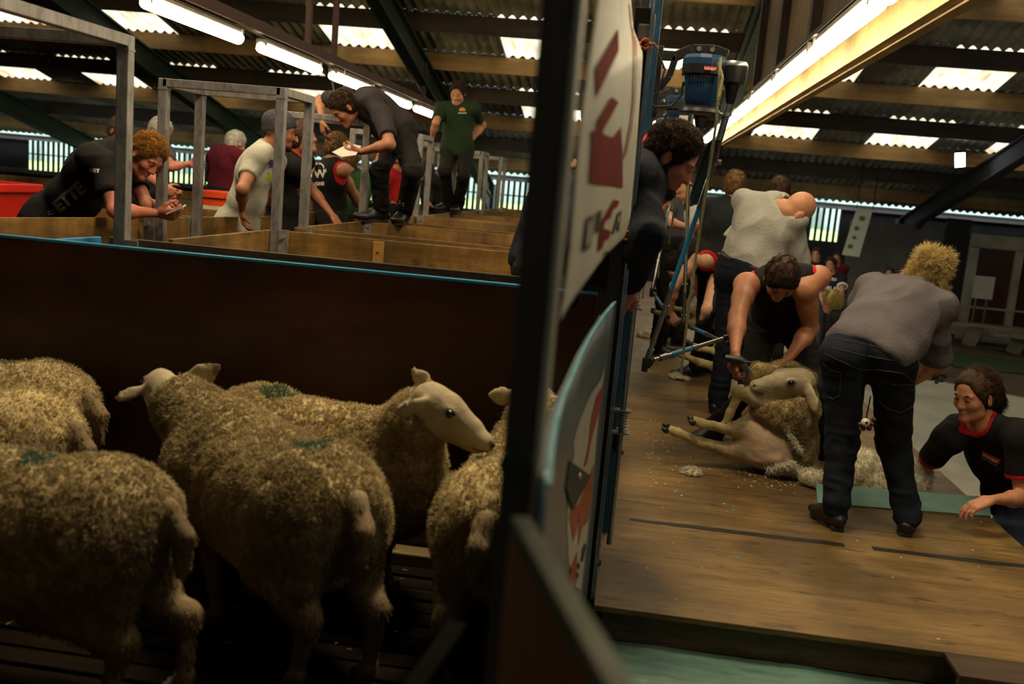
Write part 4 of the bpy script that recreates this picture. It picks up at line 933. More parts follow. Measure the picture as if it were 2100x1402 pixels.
def add_eyes(P, up, r, s, parent):
    for g in (-1, 1):
        c = P(.066, -.004, g * .053); m = MB(); bmesh.ops.create_icosphere(m.bm, subdivisions=3, radius=.0145 * s, matrix=Matrix.Translation(c)); eo = m.build('eye', eye_m, parent, smooth=True)
        m = MB(); m.tube([P(.066 + .019 * math.cos(t), -.004 + .013 * math.sin(t), g * (.0535 + .001 * math.cos(t))) for t in np.linspace(.2, 2.94, 9)], .0042 * s, 7); m.build('eyelid', M('dark_eyelid', '3a2e22', rough=.8), eo, smooth=True)
    m = MB(); m.tube([P(.215, -.080, .012), P(.19, -.086, .026), P(.165, -.084, .031)], .0022 * s, 5); m.tube([P(.215, -.080, -.012), P(.19, -.086, -.026), P(.165, -.084, -.031)], .0022 * s, 5); m.build('mouth_line', M('mouth_dark', '2a1f18', rough=.8), parent)
    m = MB()
def make_sheep(name, pos, heading, label, s=1.0, head=None, hdir=None, ears=None, feet=None, mark=None, seed=0, neckfull=True, n_tuft=26000, spots=False, es=(1, 1)):
    root = empty(name, (pos[0], pos[1], 0), label, 'sheep', 'sheep in the near pen')
    ch, sh = math.cos(heading), math.sin(heading)
    T = lambda x, y, z: V(pos[0] + s * (x * ch - y * sh), pos[1] + s * (x * sh + y * ch), z * s)
    fw, lf = V(ch, sh, 0), V(-sh, ch, 0); U = V(0, 0, 1)
    feet = feet or {}
    head = Vector(head) if head is not None else T(.56, 0, .70); hdir = Vector(hdir if hdir is not None else fw * .8 - U * .35)
    f = Field(.009)
    def trunk(F, i):
        F.ell(T(.20, 0, .445), [.25 * s, .135 * s, .185 * s], fw, lf, U, k=.05, infl=i)
        F.ell(T(-.03, 0, .445), [.31 * s, .155 * s, .175 * s], fw, lf, U, k=.05, infl=i)
        F.ell(T(-.27, 0, .475), [.175 * s, .135 * s, .155 * s], fw, lf, U, k=.05, infl=i)
    def neck(F, i, t=1.0):
        b = T(.30, 0, .52); e = b.lerp(head - hdir.normalized() * .02, t); F.cone(b, e, .125 * s, (.125 + (.045 - .125) * t) * s, k=.06, infl=i)
    trunk(f, 0); neck(f, 0)
    for g in (1, -1):
        k_ = 'L' if g > 0 else 'R'
        # hind leg
        hf = feet.get('h' + k_, (0, 0)); hx, hy = -.38 + hf[0], .095 * g + hf[1]
        hip, stifle, hock, fet, toe = T(-.27, .085 * g, .50), T(-.19 + hf[0] * .3, .105 * g, .335), T(-.41 + hf[0] * .6, .095 * g, .235), T(hx, hy, .06), T(hx + .035, hy, .02)
        f.cone(hip, stifle, .115 * s, .078 * s, k=.05, flat=.72, fdir=lf); f.cone(hip, hock.lerp(stifle, .3), .112 * s, .042 * s, k=.06, flat=.8, fdir=lf); f.cone(T(-.34, .07 * g, .50), T(-.36, .09 * g, .33), .085 * s, .045 * s, k=.05)
        f.cone(stifle, hock, .070 * s, .032 * s, k=.05); f.cone(hock, fet, .029 * s, .019 * s, k=.03); f.ell(hock - fw * .010 + U * .01, [.022 * s, .022 * s, .035 * s], k=.03)
        f.ell(fet, [.026 * s] * 3, k=.015); f.cone(fet, toe, .024 * s, .026 * s, k=.012)
        # fore leg
        hf = feet.get('f' + k_, (0, 0)); hx, hy = .24 + hf[0], .09 * g + hf[1]
        sho, el, kn, fet2, toe2 = T(.28, .09 * g, .47), T(.20 + hf[0] * .15, .10 * g, .33), T(.235 + hf[0] * .55, .092 * g, .19), T(hx, hy, .055), T(hx + .03, hy, .02)
        f.cone(sho, el, .095 * s, .058 * s, k=.05, flat=.8, fdir=lf); f.cone(el, kn, .048 * s, .026 * s, k=.03); f.ell(kn, [.029 * s] * 3, k=.015); f.cone(kn, fet2, .021 * s, .018 * s, k=.015)
        f.ell(fet2, [.024 * s] * 3, k=.015); f.cone(fet2, toe2, .022 * s, .025 * s, k=.012)
        for q in (toe, toe2):
            m = MB(); 
            for gg in (-.012, .012): m.lathe([(.017 * s, -.022), (.02 * s, -.016), (.014 * s, .02)], q + lf * gg + fw * .006 + V(0, 0, .002), n=10)
            m.build('hoof', hoof_m, root, smooth=True)
    tb = T(-.435, 0, .565); f.cone(tb, T(-.485, .005, .50), .034 * s, .028 * s, k=.03); f.cone(T(-.485, .005, .50), T(-.488, .008, .405), .028 * s, .017 * s, k=.02)
    if ears is None: ears = (-lf * .9 - fw * .3 - U * .15, lf * .9 - fw * .3 - U * .15)
    P, r, up, d = sheep_head(f, head, hdir, U, s * .98, ears, es=es)
    v, q = f.mesh(); v = relax(v, q, 1); nn = normals(v, q); v = v + nn * (.0016 * fbm(v, 40, seed))[:, None]
    tv = None; p, pn = surf_pts(v, q, 9000, seed + 3)
    hd_ = np.linalg.norm(p - npv(head), axis=1); ok = hd_ > .26 * s; p, pn = p[ok], pn[ok]
    dn = pn * .35 + np.array([-fw.x * .2, -fw.y * .2, -1.0]); t1_, tq, tt = tufts(p, dn, .014, .0022, .2, seed)
    vv, F = combine([(v, [q]), (t1_, [tq, tt])]); body = link('body', mesh_np('body', vv, F), [sheep_skin, face_skin], root)
    # face and ears carry the paler short hair
    me = body.data; co = np.zeros(len(me.polygons) * 3); me.polygons.foreach_get('center', co); co = co.reshape(-1, 3)
    me.polygons.foreach_set('material_index', (np.linalg.norm(co - npv(head + d * .08), axis=1) < .235 * s).astype(np.int32))
    add_eyes(P, up, r, s * .98, root)
    nm = MB()
    for g in (-1, 1): nm.lathe([(.004, 0), (.0075 * s, .002), (.001, .004)], P(.218, -.058, g * .014), ax=d, n=8); nm.tube([P(.222, -.054, g * .004), P(.224, -.060, g * .012), P(.222, -.068, g * .010), P(.220, -.076, g * .002)], .0042 * s, 6)
    nm.build('nostril', eye_m, root, smooth=True)
    # fleece over trunk, neck and the tops of the legs; the rump and shanks stay short
    g_ = Field(.0072); trunk(g_, .034); neck(g_, .022, .66)
    for g in (1, -1):
        g_.cone(T(-.24, .075 * g, .50), T(-.20, .10 * g, .40), .115 * s, .082 * s, k=.06, infl=.024, flat=.75, fdir=lf); g_.cone(T(.28, .085 * g, .47), T(.22, .10 * g, .34), .095 * s, .062 * s, k=.05, infl=.02)
    g_.ell(T(-.54, 0, .42), [.19 * s, .125 * s, .17 * s], fw, lf, U, k=.05, op='s')
    v, q = g_.mesh(); v = relax(v, q, 1); nn = normals(v, q)
    a = fbm(v * (1, 1, .7), 20, seed + 5, 3); b = 1 - 2 * np.abs(vnoise(v * (1, 1, .7) + .01 * np.stack([vnoise(v, 30, 70 + k) for k in range(3)], 1), 60, seed + 9)); v = v + nn * (.0045 * a + .006 * b)[:, None]
    p, pn = surf_pts(v, q, n_tuft, seed + 1)
    loc = (p - npv(T(0, 0, 0))) @ npv(fw); dn = pn * .8 + np.array([-fw.x * .22, -fw.y * .22, -.45])
    clump = vnoise(p, 30, seed + 2)[:, None] * .5; dn = dn + np.stack([vnoise(p, 45, seed + k) for k in (11, 12, 13)], 1) * .45
    tv, tq, tt = tufts(p - pn * .003, dn, .015 * s, .0015, .6, seed)
    vv, F = combine([(v, [q]), (tv, [tq, tt])]); me = mesh_np('fleece', vv, F)
    fl = link('fleece', me, [fleece_m, green_mark if mark != 'orange' else orange_mark], root)
    if mark:
        mx = {'green': (-.08, .0), 'orange': (.02, 0), 'rear': (-.2, .0)}[mark]; c = T(mx[0], mx[1], .66)
        co = np.zeros(len(me.polygons) * 3); me.polygons.foreach_get('center', co); co = co.reshape(-1, 3); dd = np.linalg.norm((co - npv(c)) * (1, 1, .6), axis=1) + .025 * fbm(co, 18, 3)
        me.polygons.foreach_set('material_index', ((dd < .060) & (RNG.random(len(co)) < .75)).astype(np.int32))
    if spots:
        m = MB()
        for (a_, b_) in ((.055, .2), (.07, -.3), (.045, -.1), (.085, .25)):
            e = Vector(ears[0]).normalized(); b0 = P(-.015, -.005, .052); n_ = e.cross(U).normalized(); m.lathe([(.004, -.002), (.0045, .001), (.001, .002)], b0 + e * a_ * s + U * b_ * .03 - n_ * (.0085) * (1 if n_.y > 0 else -1), ax=-n_ if n_.y > 0 else n_, n=8)
        m.build('ear_spot', eye_m, root, smooth=True)
    return root
make_sheep('sheep', (-.98, 2.66), math.radians(140), 'woolly sheep in the middle, rump to the viewer, head turned away left', 1.0, head=at_y(333, 790, 3.03), hdir=(-.50, .80, .10), ears=((.80, -.05, .50), (-.55, -.75, -.25)), es=(1.3, .72), feet={'fL': (-.10, .0), 'hL': (.04, 0), 'hR': (-.03, 0)}, mark='rear', seed=1, n_tuft=110000, spots=True)
make_sheep('sheep', (-1.50, 2.20), math.radians(178), 'woolly sheep at the lower left, cut by the left edge, docked tail in view', .98, feet={'hL': (.05, 0), 'hR': (-.07, 0)}, mark='green', seed=2, n_tuft=80000)
make_sheep('sheep', (-.97, 3.08), math.radians(-18), 'woolly sheep in profile facing right along the dark board, green mark on its back', .98, head=at_y(896, 822, 2.86), hdir=(.94, -.12, -.27), ears=((-.50, -.75, -.05), (-.72, .30, .55)), mark='rear', seed=3, n_tuft=90000)
make_sheep('sheep', (-.29, 2.86), math.radians(87), 'woolly sheep half behind the dark post, rump to the viewer, orange mark', .94, head=at_y(1100, 816, 3.22), hdir=(.15, .95, .0), ears=((.95, .05, .0), (-.95, -.1, .02)), mark='orange', seed=4, n_tuft=50000)
make_sheep('sheep', (-2.10, 2.78), math.radians(180), 'woolly sheep at the left edge, front one of the two rumps', .96, mark='green', seed=5, n_tuft=36000)
make_sheep('sheep', (-2.28, 3.14), math.radians(181), 'woolly sheep at the left edge against the dark board, rear one of the two rumps', .98, mark='green', seed=6, n_tuft=36000)

# half-shorn sheep held sitting on the stage
shorn_m = M('shorn_skin', 'c9a58e', 'b8a584', (16, 16, 16), rough=.75, c3='b98a78', bump=.3, bscale=120, stain=.18, sss=.05); leg_m = M('sheep_leg', '9a8a55', 'b8a878', (24, 24, 24), rough=.8, bump=.25, bscale=160, stain=.3)
inner_wool = M('clean_inner_wool', 'd9d0b4', 'e8e2cc', (30, 30, 30), rough=.95, sheen=.2)
def shorn_sheep(P, Sc, label, woolly=True, h=.008, seed=0, face=True):
    """P(px,py,dy) gives a point of the pose; Sc scales radii"""
    o = P(1570, 960, 0); root = empty('shorn_sheep', (o.x, o.y, 0), label, 'sheep'); R = lambda r: r * Sc
    toC = V(0, -1, 0)
    f = Field(h)
    f.ell(P(1570, 905, 0), [R(.165), R(.16), R(.125)], (1, 0, .15), (0, 1, 0), (-.15, 0, 1), k=.05)
    f.ell(P(1548, 885, -.03), [R(.115), R(.10), R(.075)], (1, 0, -.35), (0, 1, 0), (.35, 0, 1), k=.04)      # thigh
    f.ell(P(1590, 938, -.03), [R(.135), R(.12), R(.060)], k=.05)
    f.cone(P(1590, 905, .03), P(1590, 815, .03), R(.155), R(.125), k=.06)
    f.cone(P(1590, 820, .03), P(1604, 782, .0), R(.115), R(.085), k=.05)
    # hind legs
    f.cone(P(1535, 882, -.04), P(1490, 878, -.12), R(.062), R(.034), k=.03); f.cone(P(1490, 878, -.12), P(1438, 868, -.16), R(.028), R(.024), k=.02); f.cone(P(1438, 868, -.16), P(1424, 862, -.17), R(.027), R(.024), k=.015)
    f.cone(P(1560, 925, -.05), P(1490, 922, -.08), R(.085), R(.045), k=.04); f.cone(P(1490, 922, -.08), P(1440, 908, -.12), R(.036), R(.03), k=.02); f.cone(P(1440, 908, -.12), P(1388, 886, -.18), R(.026), R(.023), k=.02); f.cone(P(1388, 886, -.18), P(1374, 880, -.19), R(.027), R(.022), k=.015)
    f.cone(P(1540, 938, -.1), P(1590, 942, -.14), R(.030), R(.036), k=.03)                                      # skin fold over the groin
    # near fore leg
    f.cone(P(1566, 822, -.06), P(1520, 803, -.12), R(.062), R(.036), k=.03); f.ell(P(1516, 803, -.12), [R(.036)] * 3, k=.015); f.cone(P(1515, 806, -.12), P(1497, 846, -.12), R(.028), R(.021), k=.015); f.cone(P(1497, 846, -.12), P(1490, 862, -.12), R(.025), R(.022), k=.01)
    f.cone(P(1556, 830, .08), P(1530, 850, .12), R(.045), R(.026), k=.02)
    hp = P(1640, 776, -.07); hd = (P(1575, 768, -.13) - hp).normalized(); s_ = Sc * 1.16; up = V(.12, -.25, 1)
    rr = hd.cross(up).normalized()
    PH, r, up, d = sheep_head(f, hp, hd, up, s_, ((.15, -.35, -.9), (.35, -.45, -.85)))
    v, q = f.mesh(); v = relax(v, q, 1); nn = normals(v, q); v = v + nn * (.0022 * fbm(v, 30, seed) + .0012 * vnoise(v * (1, 1, 3), 40, seed))[:, None]
    body = link('body', mesh_np('body', v, [q]), [shorn_m, leg_m, face_skin], root)
    co = v[q].mean(1); a = npv(P(1475, 885, -.1)); leg = (co[:, 0] < P(1500, 885, -.1).x); leg2 = (np.linalg.norm(co - npv(P(1500, 835, -.12)), axis=1) < .13 * Sc)
    hd2 = np.linalg.norm(co - npv(hp + d * .08), axis=1) < .2 * s_
    mi = np.zeros(len(q), np.int32); mi[leg | leg2] = 1; mi[hd2] = 2; body.data.polygons.foreach_set('material_index', mi)
    add_eyes(PH, up, r, s_, root)
    nm = MB()
    for g in (-1, 1): nm.lathe([(.004, 0), (.008 * s_, .002), (.001, .004)], PH(.218, -.058, g * .014), ax=d, n=8)
    nm.cone = None; nm.build('nostril', eye_m, root, smooth=True)
    for (x, y, dy, x2, y2) in ((1420, 861, -.17, 1411, 853), (1423, 868, -.19, 1412, 862), (1369, 874, -.19, 1359, 868), (1368, 883, -.2, 1357, 877), (1489, 864, -.12, 1487, 874)):
        m = MB(); m.tube([P(x, y, dy), P((x + x2) / 2, (y + y2) / 2, dy - .01), P(x2, y2, dy - .01)], [R(.017), R(.016), R(.006)], 10); m.build('hoof', hoof_m, root, smooth=True)
    if woolly:
        g_ = Field(h)
        g_.cone(P(1615, 900, .05), P(1604, 815, .03), R(.155), R(.16), k=.05); g_.cone(P(1585, 845, -.05), P(1640, 835, -.03), R(.11), R(.10), k=.05); g_.cone(P(1602, 822, .02), P(1608, 786, .02), R(.145), R(.12), k=.04); g_.ell(P(1652, 780, .02), [R(.05)] * 3, k=.05)
        g_.cone(P(1612, 850, -.06), P(1640, 905, -.03), R(.10), R(.07), k=.05); g_.ell(P(1628, 930, .0), [R(.10), R(.12), R(.08)], k=.05); g_.cone(P(1555, 772, .02), P(1570, 790, .0), R(.07), R(.09), k=.04)
        g_.ell(P(1552, 898, -.14), [R(.15), R(.17), R(.10)], (1, 0, -.6), (0, 1, 0), (.6, 0, 1), k=.03, op='s'); g_.ell(PH(.09, -.03), [.19 * s_, .075 * s_, .105 * s_], d, r, up, k=.02, op='s')
        g_.cut((0, 0, .006), (0, 0, -1), .01)
        v, q = g_.mesh(); v = relax(v, q, 1); nn = normals(v, q); v = v + nn * (.007 * fbm(v, 28, seed + 2) + .003 * (1 - 2 * np.abs(vnoise(v, 50, 3))))[:, None]; v[:, 2] = np.maximum(v[:, 2], .003)
        p, pn = surf_pts(v, q, 60000, seed + 1); dn = pn * .8 + np.array([0, 0, -.45]) + np.stack([vnoise(p, 26, 20 + k) for k in range(3)], 1) * .5
        tv, tq, tt = tufts(p - pn * .003, dn, .015, .0014, .6, seed); tv[:, 2] = np.maximum(tv[:, 2], .002)
        vv, F = combine([(v, [q]), (tv, [tq, tt])]); link('fleece', mesh_np('fleece', vv, F), fleece_m, root)
        # white inside of the opened fleece round the rump
        pts = []; g = np.random.default_rng(4)
        for (x0, y0, x1, y1, n, L, dy) in ((1575, 958, 1640, 962, 1800, .035, -.13), (1640, 960, 1662, 900, 1300, .035, -.04), (1612, 880, 1640, 925, 900, .025, -.13), (1590, 955, 1625, 950, 1200, .03, -.16)):
            for i in range(n):
                t = g.random(); c = P(x0 + (x1 - x0) * t + g.normal() * 2.5, y0 + (y1 - y0) * t + g.normal() * 3, dy + g.normal() * .02); pts.append((*c, L))
        pts = np.array(pts); dn = np.stack([.55 * np.ones(len(pts)) + g.normal(size=len(pts)) * .5, -.5 + g.normal(size=len(pts)) * .4, -.45 + g.normal(size=len(pts)) * .35], 1)
        tv, tq, tt = tufts(pts[:, :3], dn, pts[:, 3], .0014, .6, 6); tv[:, 2] = np.maximum(tv[:, 2], .002); link('opened_wool', mesh_np('opened_wool', tv, [tq, tt]), inner_wool, root)
    return root
shorn_sheep(lambda x, y, dy=0: at_y(x, y, 5.27 + dy), 1.0, 'half-shorn sheep sitting upright on the stage, held by its head, belly and hind legs bare')
def P2(x, y, dy=0): return at_y(1376 + (x - 1357) * .70, 716 + (y - 872) * .74, 6.75 + dy)
shorn_sheep(P2, .92, 'pale shorn sheep lying on the boards behind the steel drive arm, hooves up', False, .010, 3)
def P3(x, y, dy=0): return at_y(1334 + (x - 1357) * .56, 634 + (y - 872) * .56, 8.8 + dy)
shorn_sheep(P3, .92, 'farther shorn sheep under the bent shearer with one long pale arm', False, .012, 5)
# ------------------------------------------------------------------ people
def skin(n, c1, c2): return M('skin_' + n, c1, c2, (30, 30, 30), rough=.5, sss=.12, bump=.08, bscale=160, c3=c2)
SK = {'fair': skin('fair', 'b97c5c', 'c68c6a'), 'ruddy': skin('ruddy', 'b06850', 'bd7a5e'), 'tan': skin('tan', '9c6446', 'ab7252'), 'pale': skin('pale', 'c08e70', 'cc9c7e')}
def cloth(n, c1, c2, bump=.35, bs=60, **k): return M('cloth_' + n, c1, c2, (6, 6, 6), rough=k.pop('rough', .85), bump=bump, bscale=bs, spec=.22, **k)
CL = dict(black=cloth('black', '121011', '1a1718'), grey=cloth('charcoal', '2b2729', '363133'), green=cloth('forest_green', '1d2c1a', '263921'), white=cloth('off_white_tee', 'a9a797', 'b8b6a6'),
          navy=cloth('navy', '10121c', '171a27'), jeans=cloth('dark_denim', '0c1119', '141b26', bs=220, bump=.3), work=cloth('work_trousers', '151413', '201e1b'), shirt=cloth('pale_grey_shirt', '9d9a92', 'aba8a0'),
          greyshirt=cloth('grey_shirt', '504a4c', '5c5658'), maroon=cloth('maroon', '4a0d1a', '591222'), red=cloth('red', 'a8141b', 'b81c22'), polo=cloth('slate_polo', '3b3c44', '474852'), dkcoat=cloth('dark_coat', '14171a', '1d2124'), redtrim=cloth('red_trim', 'b9231f', 'cc2c26'), hoodie_green=cloth('green_hoodie', '1d3a1c', '2a4d26'), olive=cloth('olive_work', '262a1c', '32372a'))
HR = {k: M('hair_' + k, a, b, (60, 60, 60), rough=.6, bump=.5, bscale=200, spec=.25) for k, a, b in (('ginger', '85581f', 'b58238'), ('brown', '2c1d12', '4a3320'), ('dark', '17110c', '261b13'), ('blonde', 'a88b4e', 'd2b878'), ('fairbrown', '5c4324', '7a5a33'), ('grey', '77716a', '97918a'), ('white', '9f9a90', 'bdb8ad'), ('greybrown', '4a3d33', '655649'))}
boot_m = M('boot_leather', '12100e', '1d1a16', (12, 12, 12), rough=.42, bump=.2, bscale=60); sole_m = M('boot_sole', '1a1816', '24211e', (9, 9, 9), rough=.8)
iris_m = M('eye_dark', '120c08', rough=.15); lip_m = M('lips', '8f4a3c', '9a5446', (30, 30, 30), rough=.5)

def solve(prev, px, py, L, sign):
    d = ray(px, py); oc = CAM - prev; b = oc.dot(d); c = oc.dot(oc) - L * L; D = b * b - c
    if D < 0:
        q = CAM + d * (-b); return prev + (q - prev).normalized() * L
    return CAM + d * (-b + sign * math.sqrt(D))
def unit(v): return Vector(v).normalized()
def ortho(v, a): v = Vector(v); a = Vector(a).normalized(); return (v - a * v.dot(a)).normalized()

def hand(f, w, d, n, left, s, curl=.5, spread=.35, grip=None):
    """palm and five fingers; w wrist, d finger direction, n palm normal"""
    d = unit(d); n = ortho(n, d); th = (n.cross(d) if left else d.cross(n)); hs = s
    K = []
    for i, (o, L, r) in enumerate(((.030, .070, .0095), (.010, .079, .010), (-.010, .073, .0095), (-.029, .056, .0085))):
        base = w + d * .022 * hs + th * o * .55 * hs; kn = w + (d * (.092 - abs(i - 1) * .004) + th * o) * hs
        f.cone(base, kn, .0155 * hs, .0125 * hs, k=.012)
        c = (curl[i] if isinstance(curl, (list, tuple)) else curl) * (1 + .12 * (i - 1)); ang = c * .8; p = kn; fd = unit(d + th * o * 6 * spread); 
        for j, ll in enumerate((.45, .31, .24)):
            dd = (fd * math.cos(ang) + n * math.sin(ang)); q = p + dd * L * ll * hs; f.cone(p, q, r * hs * (1 - .08 * j), r * hs * (.92 - .08 * j), k=.004); p = q; ang += c * (1.0 if j == 0 else .7)
        K.append(p)
    b = w + (d * .028 + th * .024) * hs; m1 = b + unit(d * .62 + th * .62 + n * .35) * .042 * hs; m2 = m1 + unit(d * .85 + th * .30 + n * (.2 + curl0(curl) * .7)) * .033 * hs; m3 = m2 + unit(d * .9 - th * .1 * 1 + n * (.2 + curl0(curl) * .6)) * .026 * hs
    f.cone(w + d * .012 * hs, b, .016 * hs, .016 * hs, k=.012); f.cone(b, m1, .016 * hs, .0125 * hs, k=.01); f.cone(m1, m2, .0120 * hs, .0105 * hs, k=.005); f.cone(m2, m3, .0105 * hs, .008 * hs, k=.004)
    f.ell(w + d * .055 * hs, [.045 * hs, .036 * hs, .014 * hs], d, th, n, k=.012)
    return K
def curl0(c): return c[0] if isinstance(c, (list, tuple)) else c

def person(label, Y, pel, neck, head, face, lat, arms=(), legs=None, s=1.0, h=.009, skinm='fair', hair='short', hairc='brown', top='tee', topm='black', trim=None, bottom='work', boots=True, fat=1.0, mus=1.0, nz=-.15,
           floor=0.0, hipw=.095, seed=0, group=None, tuck=True, headup=None, beard=False, hatm=None, lathip=None, hem=.10, clear=None, sleeve=.55, bald=False, strands=3500, torso_len=.50, shw=.185, wr=1.0, bootm=None, waist=.085, boot_shaft=False):
    """pel, neck, head are (px,py,dY); arms = dict(L=..., R=...) of pixel joints with a sign for nearer/farther"""
    P = at_y(pel[0], pel[1], Y + pel[2]); N_ = at_y(neck[0], neck[1], Y + neck[2]); Hc = at_y(head[0], head[1], Y + head[2])
    k = torso_len * s; 
    lat = ortho(lat, N_ - P); lathip = ortho(lathip or lat, (0, 0, 1)); U = unit(N_ - P)
    root = empty('person', (P.x, P.y, floor), label, 'person', group)
    spine = [P, P.lerp(N_, .33), P.lerp(N_, .68), N_]
    bend = N_ - P; back = unit(lat.cross(U)) * (1)         # forward direction of the trunk
    fwd = unit(lat.cross(U)) * -1 if False else unit(U.cross(lat)) * -1
    face = unit(face); 
    if fwd.dot(face) < 0 and abs(fwd.dot(face)) > .3 and clear is None: pass
    # forward = lat(left) x up
    fwd = unit(lat.cross(U))
    spine[1] -= fwd * -.0; spine[2] -= fwd * .02 * s
    def torso(F, i, f_=1.0):
        b = fat
        F.ell(P + U * .02 * s, [.160 * s * b, .118 * s * b, .125 * s], lat, fwd, U, k=.05, infl=i)
        F.ell(spine[1], [.142 * s * b * f_, .112 * s * b * f_, .15 * s], lat, fwd, U, k=.05, infl=i)
        F.ell(spine[2], [.160 * s * (.5 + .5 * b) * f_, .112 * s * f_, .165 * s], lat, fwd, U, k=.05, infl=i)
        F.ell(N_ - U * .075 * s - fwd * .005, [.150 * s, .080 * s, .07 * s], lat, fwd, U, k=.05, infl=i)
        for g in (-1, 1): F.cone(N_ - U * .01 * s + lat * g * .03, N_ - U * .045 * s + lat * g * (shw - .03) * s, .052 * s, .052 * s, k=.05, infl=i)
    f = Field(h); torso(f, -.012)
    # head and neck
    hu = ortho(headup or (unit(Hc - N_) * .4 + Vector((0, 0, 1)) * .6 if headup is None and abs(face.z) < .6 else (unit(Hc - N_))), face); hr = face.cross(hu)
    H = lambda a, b, c=0: Hc + (face * a + hu * b + hr * c) * s
    f.cone(H(-.02, -.05), N_ + U * -.01, .053 * s * mus, .062 * s * mus, k=.03)
    f.ell(H(-.008, .028), [.094 * s, .091 * s, .074 * s], face, hu, hr, k=.02)
    f.ell(H(.028, -.035), [.062 * s, .080 * s, .058 * s], face, hu, hr, k=.03)
    f.cone(H(.02, -.078, -.034), H(.072, -.098, -.008), .024 * s, .018 * s, k=.02); f.cone(H(.02, -.078, .034), H(.072, -.098, .008), .024 * s, .018 * s, k=.02)
    f.ell(H(.078, -.098), [.017 * s, .018 * s, .020 * s], face, hu, hr, k=.012)
    for g in (-1, 1):
        f.ell(H(.062, -.028, g * .040), [.022 * s] * 3, k=.02)
        f.ell(H(.097, -.002, g * .031), [.020 * s, .012 * s, .017 * s], face, hu, hr, k=.010, op='s'); f.ell(H(.077, -.003, g * .031), [.0125 * s] * 3, k=.004)
        f.cone(H(.083, .018, g * .014), H(.074, .017, g * .046), .0105 * s, .008 * s, k=.010)
        f.ell(H(-.006, -.012, g * .078), [.021 * s, .032 * s, .008 * s], unit(face * .95 + hr * g * .35), hu, unit(hr - face * g * .35), k=.006); f.ell(H(-.002, -.012, g * .087), [.010 * s, .017 * s, .005 * s], face, hu, hr, k=.004, op='s')
    f.cone(H(.084, .006), H(.103, -.033), .0085 * s, .0125 * s, k=.012); f.ell(H(.093, -.038, .012), [.009 * s] * 3, k=.006); f.ell(H(.093, -.038, -.012), [.009 * s] * 3, k=.006)
    f.ell(H(.088, -.060), [.010 * s, .0065 * s, .022 * s], face, hu, hr, k=.006); f.ell(H(.086, -.072), [.010 * s, .007 * s, .019 * s], face, hu, hr, k=.006); f.ell(H(.0985, -.0655), [.006 * s, .0016 * s, .020 * s], face, hu, hr, k=.003, op='s')
    info = dict(root=root, H=H, face=face, hu=hu, hr=hr, N=N_, P=P, lat=lat, fwd=fwd, U=U, Hc=Hc)
    # arms
    A = {}; SHT = {}
    for side, a in (arms or {}).items():
        g = 1 if side == 'L' else -1
        sh = a.get('sh'); shT = N_ - U * .050 * s + lat * g * shw * s; sh = at_y(*sh[:2], Y + sh[2]) if sh else shT; SHT[side] = shT; f.cone(shT, sh, .056 * s * mus, .054 * s * mus, k=.03)
        el = solve(sh, a['el'][0], a['el'][1], .285 * s, a['el'][2]); w_ = solve(el, a['wr'][0], a['wr'][1], .255 * s, a['wr'][2])
        hd = a.get('hd'); hd = unit(hd) if hd else unit(w_ - el); n = a.get('n', -lat * g); A[side] = (sh, el, w_, hd, n)
        m_ = mus; f.ell(sh - U * .0 , [.056 * s * m_] * 3, k=.03); f.cone(sh, sh.lerp(el, .45), .050 * s * m_, .048 * s * m_, k=.02); f.cone(sh.lerp(el, .4), el, .048 * s * m_, .037 * s * m_, k=.02)
        f.cone(el, el.lerp(w_, .35), .039 * s * m_, .041 * s * m_, k=.02); f.cone(el.lerp(w_, .33), w_, .041 * s * m_, .0265 * s * wr, k=.02, flat=.85, fdir=n)
        info['K' + side] = hand(f, w_, hd, n, side == 'L', s * a.get('hs', 1.0), a.get('curl', .45), a.get('spread', .3))
        info['w' + side] = w_; info['n' + side] = n; info['e' + side] = el; info['s' + side] = sh
    # legs
    LG = {}
    for g, side in ((1, 'L'), (-1, 'R')):
        hip = P + lathip * g * hipw * s - Vector((0, 0, .03 * s)); l = (legs or {}).get(side)
        if l is None: kn = hip + Vector((0, 0, -(hip.z - floor - .09) * .5)) + fwd * .02; an = Vector((hip.x, hip.y, floor + .085 * s)); toe = ortho(lat.cross((0, 0, 1)), (0, 0, 1))
        else:
            kn = solve(hip, l['kn'][0], l['kn'][1], .42 * s, l['kn'][2]) if len(l['kn']) == 3 else Vector(l['kn'][3:])
            an = Vector(l['an3']) if 'an3' in l else solve(kn, l['an'][0], l['an'][1], .41 * s, l['an'][2]); toe = unit(l['toe'])
        LG[side] = (hip, kn, an, toe); t_ = .5 + .5 * fat
        f.cone(hip, kn, .078 * s, .050 * s, k=.04); f.cone(kn, kn.lerp(an, .35), .050 * s, .050 * s, k=.02); f.cone(kn.lerp(an, .3), an, .048 * s, .032 * s, k=.02); f.cone(an, an + toe * .08 - Vector((0, 0, .045)), .028 * s, .018 * s, k=.02)
    v, q = f.mesh(); v = relax(v, q, 1, .35)
    body = link('body', mesh_np('body', v, [q]), SK[skinm], root); info['body'] = (v, q)
    # eyes: lids closed to a dark line when looking down
    for g in (-1, 1):
        m = MB(); c = H(.0865, -.004, g * .031); m.bar(H(.0875, -.002, g * .031 - .012), H(.0875, -.002, g * .031 + .012), .003 * s, .0045 * s, hu, .001); m.build('eyelash', HR['dark'] if hairc not in ('ginger', 'blonde') else HR['brown'], root)
        m = MB(); m.tube([H(.088, .0175, g * .014), H(.088, .021, g * .03), H(.074, .018, g * .049)], [.0035 * s, .0042 * s, .0025 * s], 6); m.build('eyebrow', HR[hairc if hairc in HR and hairc not in ('white', 'blonde', 'ginger') else 'fairbrown'], root, smooth=True)
    # upper garment
    g_ = Field(h); ex = .020 if top in ('hoodie', 'coat') else .011
